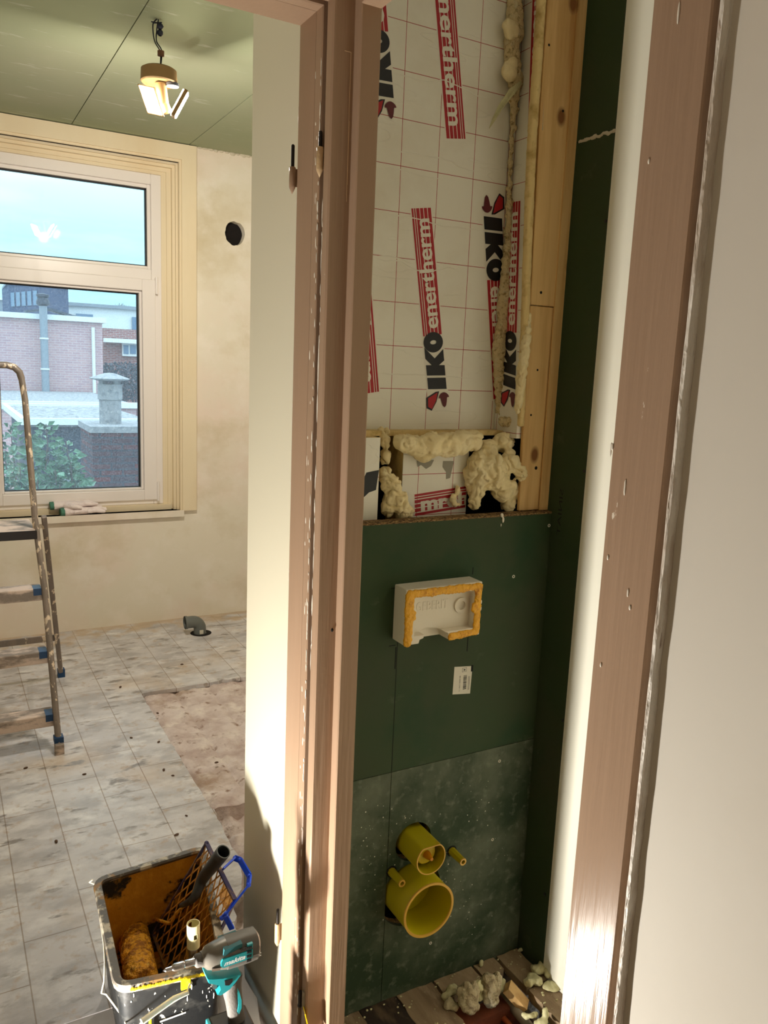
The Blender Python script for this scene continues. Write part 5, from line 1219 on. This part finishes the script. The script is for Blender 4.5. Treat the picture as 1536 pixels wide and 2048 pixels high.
# lattice with blue frame, leaning over the right rim
lt = thing('roller_lattice', (.45, 1.75, .05), 'blue-framed scraping lattice coated in ochre primer, leaning in the bucket', 'lattice')
TB, TF = onZ(413, 1686, .385), onZ(470, 1800, .345); BB = onZ(306, 1868, .10); BF = onZ(352, 1990, .10)
u_ = (TF - TB); v_ = (BB - TB); pn_ = u_.cross(v_).normalized()
BFp = TB + u_ + v_ * 1.0
def LP(s_, t): return TB + u_ * s_ * (1 + .25 * t) + v_ * t
bm = NB(); NS = 8
for i in range(-14, 30):
    # two families of slanted bars clipped to the unit square
    for fam in (1, -1):
        pts_ = []
        c0_ = i / 9.0
        def at(t): return c0_ + fam * t * .55
        ta_, tb_ = 0.0, 1.0
        # clip
        for tt in (0, 1): pass
        lo_t, hi_t = 0.0, 1.0
        if fam == 1: lo_t = max(lo_t, (0 - c0_) / .55); hi_t = min(hi_t, (1 - c0_) / .55)
        else: lo_t = max(lo_t, (c0_ - 1) / .55); hi_t = min(hi_t, (c0_ - 0) / .55)
        if hi_t - lo_t > .02:
            bar(bm, LP(at(lo_t), lo_t), LP(at(hi_t), hi_t), .0022 if fam == 1 else .0030, .0026, up=pn_)
obj('mesh_grid', bm, m_lattice, lt)
bm = NB()
bar(bm, LP(0, 0), LP(1, 0), .004, .012, up=pn_); bar(bm, LP(0, 0), LP(0, 1), .004, .008, up=pn_); bar(bm, LP(1, 0), LP(1, 1), .004, .008, up=pn_); bar(bm, LP(0, 1), LP(1, 1), .004, .008, up=pn_)
ball(bm, LP(0, 0), .006, 2); obj('frame_edge', bm, mat('blue_frame_smeared', S(56, 54, 96), .45, layers=[(S(150, 112, 52), 12, .48, .6, (1, 1, 1))], bump=.2, bscale=90), lt)
bm = NB(); K = [onZ(446, 1738, .375), onZ(470, 1716, .385), onZ(480, 1720, .388), onZ(499, 1752, .380), onZ(497, 1770, .372), onZ(452, 1828, .325), onZ(444, 1836, .312)]
for a_, b2_ in zip(K, K[1:]): bar(bm, a_, b2_, .0045, .014, up=(0.5, -.3, .8)); ball(bm, b2_, (.006, .006, .006), 2)
bar(bm, onZ(449, 1828, .325), onZ(464, 1858, .285), .005, .012, up=(.5, -.3, .8)); bar(bm, onZ(470, 1800, .345), onZ(446, 1836, .312), .005, .010, up=(.5, -.3, .8))
obj('hook', bm, m_blue, lt, smooth=False)
bm = NB(); pp = [onZ(x, y, .30) for x, y in ((448, 1766), (456, 1775), (462, 1800), (453, 1822), (446, 1812), (437, 1788))]
prism(bm, pp, (.003, -.001, -.003)); obj('primer_film', bm, m_primer, lt)

# cream tube standing in the bucket
tb = thing('cream_tube', (.449, 1.575, .03), 'cream plastic tube with cutouts standing upright in the bucket', 'tube')
tx, ty = .449, 1.590
bm = NB(); lathe(bm, [(.0145, .035), (.0145, .355), (.0128, .355), (.0128, .035)], (tx, ty, 0), seg=28)
c = NB(); box(c, (tx - .003, ty - .03, .322), (tx + .005, ty - .005, .334)); box(c, (tx - .008, ty + .005, .334), (tx + .0, ty + .03, .350)); bm = cut(bm, c)
obj('tube_wall', bm, m_creamtube, tb, smooth=True, angle=35)
bm = NB(); lathe(bm, [(.0148, .05), (.0152, .052), (.0152, .295), (.0148, .297)], (tx, ty, 0), seg=28); obj('chrome_sleeve', bm, m_chrome, tb, smooth=True)

# low fastener box carrying the drill (just under the picture edge)
bxo = thing('fastener_case', (.50, 1.405, 0), 'small dark plastic case under the drill', 'case')
DZ = .135
bm = NB(); box(bm, (.44, 1.395, 0), (.575, 1.460, DZ - .02), bev=.006); obj('case_body', bm, m_blk, bxo)
bm = NB(); box(bm, (.438, 1.393, DZ - .0195), (.577, 1.462, DZ), bev=.005); obj('lid', bm, m_blk, bxo)

# impact driver
DY = 1.425
dr = thing('impact_driver', (.49, DY, DZ + .001), 'teal and grey cordless impact driver standing upright beside the bucket', 'power drill')
def dp(x, y, Y=DY): p = onY(x, y, Y); return Vector((p.x, Y, p.z))
ax_a, ax_b = dp(512, 1886), dp(392, 1922); axd = (ax_b - ax_a).normalized(); up_ = Vector((0, 0, 1)); up_ = (up_ - axd * up_.dot(axd)).normalized()
Lb = (ax_b - ax_a).length
def bodyprof(bm, prof, c, ax, sq=1.0, seg=28, mi=0):
    s_ = up_; t_ = ax.cross(s_); rings = []
    for rr, h, dz in prof:
        rings.append([bm.verts.new(Vector(c) + ax * h + s_ * dz + (s_ * math.copysign(abs(cos(2 * pi * k / seg)) ** sq, cos(2 * pi * k / seg)) + t_ * math.copysign(abs(sin(2 * pi * k / seg)) ** sq, sin(2 * pi * k / seg)) * .88) * rr) for k in range(seg)])
    for A, Bv in zip(rings, rings[1:]):
        for k in range(seg): f = bm.faces.new((A[k], A[(k + 1) % seg], Bv[(k + 1) % seg], Bv[k])); f.material_index = mi
    bm.faces.new(rings[0][::-1]); bm.faces.new(rings[-1])
bm = NB(); bodyprof(bm, [(.024, -.002, .002), (.0305, .003, .002), (.0315, .02, .001), (.0315, .045, 0), (.0315, .068, 0)], ax_a, axd, .72); obj('motor_housing', bm, m_drillg, dr, smooth=True)
bm = NB(); bodyprof(bm, [(.0318, .068, 0), (.0300, .078, 0), (.0270, .092, 0), (.0225, .108, 0), (.0165, .113, 0), (.0150, .118, 0)], ax_a, axd, .85); obj('hammer_case', bm, mat('grey_metal_case', S(120, 116, 108), .35, metal=.5), dr, smooth=True)
bm = NB(); lathe(bm, [(.0, .1165), (.0135, .1165), (.0135, .128), (.011, .131), (0, .131)], ax_a, axd, 24); obj('bumper', bm, m_grip, dr, smooth=True)
bm = NB(); lathe(bm, [(0, .130), (.0075, .130), (.0075, .150), (.0065, .152), (.0078, .154), (.0078, .172), (.0060, .176), (.0045, .178), (.0040, .190), (.0, .196)], ax_a, axd, 20); obj('bit_holder', bm, m_chrome, dr, smooth=True, angle=30)
# teal side plate with the brand word
tfront = lambda h, v: ax_a + axd * h + up_ * v + Vector((0, -.0295, 0))
bm = NB(); prism(bm, [tfront(h, v) for h, v in ((.018, -.0075), (.018, .0120), (.082, .0085), (.085, .003), (.085, -.006), (.080, -.0105))], (0, .004, 0)); sp2 = obj('side_plate', bm, m_teal, dr)
bm = NB(); P0 = tfront(.0795, -.0065) + Vector((0, -.0006, 0)); U = tfront(.034, -.0040) - tfront(.0795, -.0065); place_text(bm, 'makita', P0, U, up_ * .0105, (0, -1, 0), shear=.35, bold=.03); obj('brand_word', bm, m_whiteink, sp2)
bm = NB()
for i in range(4):
    for j in range(5):
        c_ = tfront(.0215 + .0022 * j, .019 - .0098 * i) + Vector((0, -.0004, 0)); obox(bm, c_, (axd, up_, (0, 1, 0)), (.0007, .0028, .0012))
for j in range(5): obox(bm, tfront(.032 + .003 * j, .0195) + Vector((0, -.0002, 0)), (axd, up_ + axd * .4, (0, 1, 0)), (.0009, .002, .0012))
obj('vent', bm, m_drillb, dr)
bm = NB(); prism(bm, [tfront(h, v) for h, v in ((.0185, .0165), (.0185, .0265), (.030, .0255), (.030, .0165))], (0, .006, 0)); obj('teal_strip', bm, m_teal, dr)
bm = NB(); prism(bm, [ax_a + axd * h + up_ * v + Vector((0, -.026, 0)) for h, v in ((.040, .0215), (.040, .0300), (.078, .0265), (.080, .0150), (.078, .0125))], (0, .045, 0)); obj('top_pad', bm, m_teald, dr)
bm = NB()
for dz in (-.003, -.009):
    bm = NB(); bar(bm, tfront(-.001, dz) + Vector((0, .001, 0)), tfront(.016, dz) + Vector((0, .0005, 0)), .0012, .0016); obj('housing_glint', bm, m_chrome, dr)  # bright steel bars shaped as glints on the motor housing
bm = NB(); bar(bm, tfront(.0855, -.012) + Vector((0, .004, 0)), tfront(.101, -.013) + Vector((0, .009, 0)), .006, .006); obj('case_glint', bm, m_chrome, dr)  # bright steel bar put in as a glint on the hammer case
# teal trigger frame and grip
def polyd(pts, y0, y1, m_, nm, bev=.003):
    bm = NB(); prism(bm, [(dp(x, y).x, y0, dp(x, y).z) for x, y in pts], (0, y1 - y0, 0))
    if bev: bmesh.ops.bevel(bm, geom=bm.edges[:], offset=bev, segments=2, affect='EDGES')
    return obj(nm, bm, m_, dr, smooth=True)
polyd([(409, 1944), (412, 1955), (434, 1957), (437, 1966), (428, 1977), (436, 1979), (455, 1966), (465, 1952), (478, 1936), (470, 1938), (440, 1946), (420, 1946)], DY - .020, DY + .020, m_teal, 'trigger_frame', .0015)
polyd([(443, 1948), (459, 1944), (458, 1951), (452, 1957), (444, 1957)], DY - .0215, DY - .019, m_drillb, 'direction_switch', 0)
polyd([(422, 1955), (433, 1958), (433, 1972), (425, 1976), (421, 1966)], DY - .009, DY + .009, m_drillg, 'trigger', .002)
gp = [dp(466, 1950), dp(464, 1975), dp(468, 2000), dp(472, 2030), dp(474, 2042)]
bm = NB(); tube(bm, smoothpath(gp, 6), [.0200, .0205, .0185, .0175, .0200], 22, flat=.85, ref=(1, 0, 0)); obj('grip', bm, m_grip, dr, smooth=True)
bm = NB(); q_ = [(470, 1968), (478, 1982), (483, 2000), (483, 2016), (478, 2028), (475, 2024), (477, 2008), (475, 1990)]
prism(bm, [(dp(x, y, DY - .016).x, DY - .0165, dp(x, y, DY - .016).z) for x, y in q_], (0, .006, 0)); obj('grip_inlay', bm, m_teal, dr)
bm = NB(); zt = dp(474, 2030).z; xc = dp(470, 2035).x
box(bm, (xc - .052, DY - .033, DZ + .028), (xc + .034, DY + .033, zt - .008), bev=.006); obj('battery', bm, m_drillb, dr)
bm = NB(); box(bm, (xc - .052, DY - .034, DZ + .0015), (xc + .032, DY + .034, DZ + .0275), bev=.004); obj('battery_foot', bm, m_drillb, dr)
bm = NB(); box(bm, (xc - .056, DY - .026, DZ + .030), (xc - .049, DY + .026, zt - .006), bev=.002); obj('battery_clip', bm, m_teal, dr)

# ------------------------------------------------------------------ outside the window
GZ = -3.2
struct('ground', B((-40, 5.2, GZ - .2), (60, 90, GZ)), m_ground)
def ex(x, y, Y): return onY(x, y, Y)
def ebox(name, x0, x1, ytop, Y, depth, m_, label, cat, zb=GZ, parent=None, gap=0):
    a_, b2_ = ex(x0, ytop, Y), ex(x1, ytop, Y)
    bm = NB(); box(bm, (a_.x, Y, zb), (b2_.x, Y + depth, (a_.z + b2_.z) / 2))
    return obj(name, bm, m_, parent)
# big pale brick building with white roof edge, flue and downpipe
bb = thing('brick_building', (0, 24, GZ), 'pale brick flat-roofed building with a white roof edge', 'building')
a_, b2_ = ex(-120, 640, 24), ex(204, 640, 24); zt_ = ex(120, 641, 24).z; zbot = ex(120, 792, 24).z
bm = NB(); box(bm, (a_.x, 24, GZ), (b2_.x, 34, zt_)); obj('wall', bm, m_bricklt, bb)
bm = NB(); box(bm, (a_.x - .1, 23.9, zt_), (b2_.x + .1, 34.1, zt_ + .14)); obj('roof_edge', bm, m_extwhite, bb)
fpx = ex(89, 700, 23.7); bm = NB(); tube(bm, [(fpx.x, 23.7, ex(89, 795, 23.7).z), (fpx.x, 23.7, ex(85, 612, 23.7).z)], .10, 16); fl2 = obj('flue', bm, m_extgrey, bb, smooth=True)
bm = NB(); lathe(bm, [(.10, 0), (.17, .04), (.17, .12), (.12, .22), (.16, .24), (.16, .30), (0, .34)], (fpx.x, 23.7, ex(85, 612, 23.7).z), seg=16); obj('flue_cowl', bm, m_extdark, fl2, smooth=True)
bm = NB()
for yy in (677, 738): tube(bm, [(fpx.x, 23.7, ex(89, yy, 23.7).z - .02), (fpx.x, 23.7, ex(89, yy, 23.7).z + .02)], .115, 16)
obj('flue_band', bm, m_extwhite, fl2)
dpx = ex(187, 700, 23.9); bm = NB(); tube(bm, [(dpx.x, 23.9, ex(190, 786, 23.9).z), (dpx.x, 23.9, ex(187, 655, 23.9).z)], .045, 10); obj('downpipe', bm, m_extwhite, bb, smooth=True)
bm = NB(); bar(bm, ex(97, 636, 25), ex(165, 640, 25), .1, .08); bar(bm, ex(50, 623, 25), ex(97, 618, 25), .6, .05); bar(bm, ex(97, 618, 25), ex(165, 640, 25), .6, .06); obj('roof_canopy', bm, m_extdark, bb)
# low flat-roofed annexe in front, gravel roof and fascia
an = thing('flat_roof_annexe', (0, 18, GZ), 'low annexe with a gravel roof and white fascia before the brick building', 'building')
zt_ = ex(120, 803, 18).z; xr_ = ex(272, 803, 18).x
bm = NB(); box(bm, (-9, 18, GZ), (xr_ , 23.85, zt_ - .12)); obj('wall', bm, m_bricklt, an)
bm = NB(); box(bm, (-9, 17.9, zt_ - .12), (xr_ + .05, 18.0, zt_ + .0)); obj('fascia', bm, m_extwhite, an)
bm = NB(); box(bm, (-9, 18.0, zt_ - .13), (xr_, 23.85, zt_ - .04)); obj('gravel_roof', bm, m_roofing, an)
# slate-coloured rooftop house at the back
sh = thing('slate_house', (0, 48, GZ), 'blue-grey rooftop house with tall windows far behind', 'building')
x0, x1, x2 = ex(22, 575, 46).x, ex(76, 562, 44).x, ex(136, 571, 47).x; zt_ = ex(76, 562, 44).z
bm = NB(); prism(bm, [(x0, 47.5, GZ), (x1, 44, GZ), (x2, 47, GZ), (x2 - 2, 52, GZ), (x0, 52, GZ)], (0, 0, zt_ - GZ)); obj('wall', bm, m_brickbl, sh)
for i in range(5):
    t = .06 + .19 * i; p = Vector((x0, 47.45, 0)).lerp(Vector((x1, 43.95, 0)), t); q = Vector((x0, 47.45, 0)).lerp(Vector((x1, 43.95, 0)), t + .13)
    bm = NB(); prism(bm, [(p.x, p.y - .05, ex(40, 612, 46).z), (q.x, q.y - .05, ex(40, 612, 46).z), (q.x, q.y - .05, zt_ - .45), (p.x, p.y - .05, zt_ - .45)], (0, .06, 0)); obj('window', bm, m_extwin, sh)
bm = NB(); prism(bm, [(x0 - .1, 47.4, zt_), (x1, 43.8, zt_), (x2 + .1, 46.9, zt_), (x2 - 2, 52, zt_), (x0, 52, zt_)], (0, 0, .12)); obj('roof_edge', bm, m_extgrey, sh)
wh = thing('white_house', (5, 52, GZ), 'long white house with small windows far behind on the right', 'building')
p, q = ex(136, 611, 50), ex(300, 622, 50)
bm = NB(); box(bm, (p.x, 50, GZ), (q.x, 60, (p.z + q.z) / 2)); obj('wall', bm, m_extwhite, wh)
bm = NB(); box(bm, (p.x - .1, 49.8, (p.z + q.z) / 2), (q.x + .1, 60, (p.z + q.z) / 2 + .18)); obj('roof_edge', bm, m_extgrey, wh)
bm = NB(); p, q = ex(152, 627, 49.9), ex(186, 640, 49.9); box(bm, (p.x, 49.85, q.z), (q.x, 49.95, p.z)); obj('window', bm, m_extwin, wh)
bm = NB(); p, q = ex(264, 634, 49.9), ex(285, 690, 49.9); box(bm, (p.x, 49.85, q.z), (q.x, 49.95, p.z)); obj('window', bm, m_extwin, wh)
gb = thing('grey_house', (-6, 60, GZ), 'small grey house edge at the far left horizon', 'building')
p, q = ex(-120, 601, 55), ex(13, 601, 55); bm = NB(); box(bm, (p.x, 55, GZ), (q.x, 62, q.z)); obj('wall', bm, m_extgrey, gb)
bm = NB(); box(bm, (p.x, 54.9, q.z), (q.x + .1, 62, q.z + .15)); obj('roof_edge', bm, m_extwhite, gb)
rh = thing('red_brick_house', (8, 32, GZ), 'red brick house with a white gutter and small window, right of the pale building', 'building')
p, q = ex(206, 656, 32), ex(330, 664, 32); bm = NB(); box(bm, (p.x, 32, GZ), (q.x, 44, p.z)); obj('wall', bm, m_brickrd, rh)
bm = NB(); p, q = ex(208, 677, 31.8), ex(330, 684, 31.8); box(bm, (p.x, 31.6, q.z - .12), (q.x, 31.95, p.z + .02)); obj('gutter', bm, m_extwhite, rh)
bm = NB(); p, q = ex(244, 686, 31.9), ex(276, 713, 31.9); box(bm, (p.x, 31.85, q.z), (q.x, 31.98, p.z)); wn = obj('window_frame', bm, m_extwhite, rh)
bm = NB(); 
for (xa, xb) in ((247, 257), (260, 272)):
    p, q = ex(xa, 690, 31.84), ex(xb, 708, 31.84); box(bm, (p.x, 31.82, q.z), (q.x, 31.86, p.z))
obj('pane', bm, m_extwin, wn)
# bare tree
tr = thing('bare_tree', (0, 56, GZ), 'small leafless treetop above the white house', 'tree')
bm = NB(); tp = ex(241, 622, 62); base = Vector((tp.x, 62, GZ)); tube(bm, [base, tp], [.18, .08], 8)
for i in range(46):
    a = rnd.uniform(-1.25, 1.25); L_ = rnd.uniform(.5, 1.0); s0_ = tp + Vector((0, 0, -.3 + .2 * rnd.random())); e = s0_ + Vector((sin(a) * L_ * 1.25, rnd.uniform(-.4, .4), cos(a) * L_ * .8)); tube(bm, [s0_, e], [.02, .008], 5)
    for k in range(3): tube(bm, [s0_.lerp(e, .6 + .1 * k), s0_.lerp(e, .6 + .1 * k) + Vector((rnd.uniform(-.25, .25), 0, rnd.uniform(.05, .3)))], .010, 4)
obj('branches', bm, m_bark, tr)
# dark hedge
bm = NB()
for i in range(2600):
    p = ex(rnd.uniform(206, 300), rnd.uniform(727, 800) , 28 + rnd.random() * 1.4); d_ = Vector((rnd.uniform(-1, 1), rnd.uniform(-1, .2), rnd.uniform(-.4, 1))).normalized(); t_ = d_.cross(Vector((rnd.uniform(-1, 1), 1, rnd.uniform(-1, 1)))).normalized(); L_ = rnd.uniform(.05, .12)
    f_ = bm.faces.new([bm.verts.new(p), bm.verts.new(p + d_ * L_ * .5 + t_ * L_ * .3), bm.verts.new(p + d_ * L_), bm.verts.new(p + d_ * L_ * .5 - t_ * L_ * .3)])
for i in range(14):
    p = ex(208 + 7 * i, 760, 28.8); tube(bm, [(p.x, p.y, GZ), (p.x + rnd.uniform(-.2, .2), p.y, p.z + .3)], [.05, .02], 5)
tag(obj('hedge', bm, m_hedge), 'dark bare hedge in front of the red brick house', 'hedge')
# carport roof
cp = thing('carport', (1.5, 11, GZ), 'dark carport with a pale-edged flat roof behind the bush', 'carport')
za = ex(150, 838, 10.5).z; xl = ex(34, 824, 13).x; xl2 = ex(60, 852, 10.5).x; xr2 = ex(300, 838, 10.5).x
bm = NB(); prism(bm, [(xl2, 10.5, za - .10), (xr2, 10.5, za - .10), (xr2, 13.2, za - .10), (xl2 - .1, 13.2, za - .10)], (0, 0, .09)); obj('roof', bm, m_roofing, cp)
bm = NB(); box(bm, (xl2 - .04, 10.44, za - .07), (xr2, 10.5, za + .01)); box(bm, (xl2 - .14, 13.2, za - .06), (xr2, 13.26, za + .03)); box(bm, (xl2 - .10, 10.44, za - .07), (xl2 - .04, 13.2, za + .01)); obj('roof_edge', bm, m_extwhite, cp)
bm = NB(); box(bm, (xl2 - .02, 10.52, GZ), (xr2, 12.9, za - .11)); obj('wall', bm, m_extdark, cp)
bm = NB(); box(bm, (xl2 + .05, 10.46, za - .80), (xr2, 10.51, za - .74)); box(bm, (xl2 + 1.25, 10.47, GZ), (xl2 + 1.29, 10.51, za - .75)); obj('door_rail', bm, m_extgrey, cp)
# chimney in front
ch = thing('brick_chimney', (1.9, 8.3, GZ), 'dark red brick chimney stack with a round concrete pot', 'chimney')
YC = 8.0; xa = ex(185, 900, YC).x; xb = ex(420, 900, YC).x; ztc = ex(230, 853, YC).z; xa2 = ex(165, 848, YC + .75).x
bm = NB(); prism(bm, [(xa, YC, GZ), (xb, YC, GZ), (xb, YC + .75, GZ), (xa2 - .02, YC + .75, GZ)], (0, 0, ztc - GZ - .06)); obj('stack', bm, m_brickch, ch)
bm = NB(); prism(bm, [(xa - .02, YC - .02, ztc - .06), (xb, YC - .02, ztc - .06), (xb, YC + .77, ztc - .06), (xa2 - .04, YC + .77, ztc - .06)], (0, 0, .06)); obj('cap_slab', bm, m_concrete, ch)
pt = ex(221, 838, YC + .35); r_ = .105
bm = NB(); zc = ex(221, 768, YC + .35).z; lathe(bm, [(r_, pt.z - .06), (r_, (pt.z + zc) / 2 + .02), (r_ + .012, (pt.z + zc) / 2 + .022), (r_ + .012, zc), (r_ - .02, zc), (r_ - .02, pt.z)], (pt.x, YC + .35, 0), seg=24); obj('pot', bm, m_concrete, ch, smooth=True, angle=35)
bm = NB(); lathe(bm, [(r_ + .03, zc + .045), (r_ + .02, zc + .035)], (pt.x, YC + .35, 0), seg=8)
for k in range(4): a = k * pi / 2 + .5; obox(bm, (pt.x + (r_ - .01) * cos(a), YC + .35 + (r_ - .01) * sin(a), zc + .02), ((cos(a), sin(a), 0), (-sin(a), cos(a), 0), (0, 0, 1)), (.015, .03, .03))
lathe(bm, [(r_ + .01, zc + .03), (r_ + .085, zc + .045), (r_ + .09, zc + .055), (.05, zc + .105), (0, zc + .11)], (pt.x, YC + .35, 0), seg=9); obj('pot_cowl', bm, m_concrete, ch)
# glossy bush close to the window
bu = thing('laurel_bush', (.6, 7.4, GZ), 'glossy green leafed bush below the window', 'bush')
bm = NB(); st = NB()
stems = [(20, 850, 7.6), (60, 900, 7.3), (92, 848, 7.4), (95, 880, 7.2), (132, 882, 7.3), (140, 915, 7.2), (10, 900, 7.2), (40, 935, 7.1), (110, 940, 7.1), (150, 960, 7.1), (75, 960, 7.0), (-20, 900, 7.3), (-50, 930, 7.2), (155, 940, 7.5), (120, 970, 7.0), (20, 970, 7.0)]
def leaf(c, d, n_, s_):
    d = d.normalized(); n_ = (n_ - d * n_.dot(d)).normalized(); t_ = d.cross(n_)
    vs_ = [bm.verts.new(c), bm.verts.new(c + d * s_ * .4 + t_ * s_ * .30 + n_ * .01), bm.verts.new(c + d * s_), bm.verts.new(c + d * s_ * .4 - t_ * s_ * .30 + n_ * .01), bm.verts.new(c + d * s_ * .42 - n_ * .006)]
    bm.faces.new((vs_[0], vs_[1], vs_[4])); bm.faces.new((vs_[1], vs_[2], vs_[4])); bm.faces.new((vs_[2], vs_[3], vs_[4])); bm.faces.new((vs_[3], vs_[0], vs_[4]))
for (x, y, Y) in stems:
    top = ex(x, y, Y); base = top + Vector((rnd.uniform(-.1, .1), rnd.uniform(-.1, .2), -1.0))
    tube(st, [base, base.lerp(top, .5) + Vector((rnd.uniform(-.03, .03), 0, 0)), top], [.010, .004], 5)
    for k in range(110):
        t = k / 110; c_ = base.lerp(top, .15 + .85 * t); sp = .22 * (1.1 - t) + .04; a = rnd.uniform(0, 2 * pi)
        c_ = c_ + Vector((cos(a), sin(a), rnd.uniform(-.3, .3))) * sp * rnd.random()
        leaf(c_, Vector((cos(a), sin(a), rnd.uniform(-.4, .8))), Vector((rnd.uniform(-.5, .5), -1, rnd.uniform(.2, 1))), rnd.uniform(.055, .105))
obj('leaves', bm, m_leaf, bu); obj('stems', st, m_bark, bu)
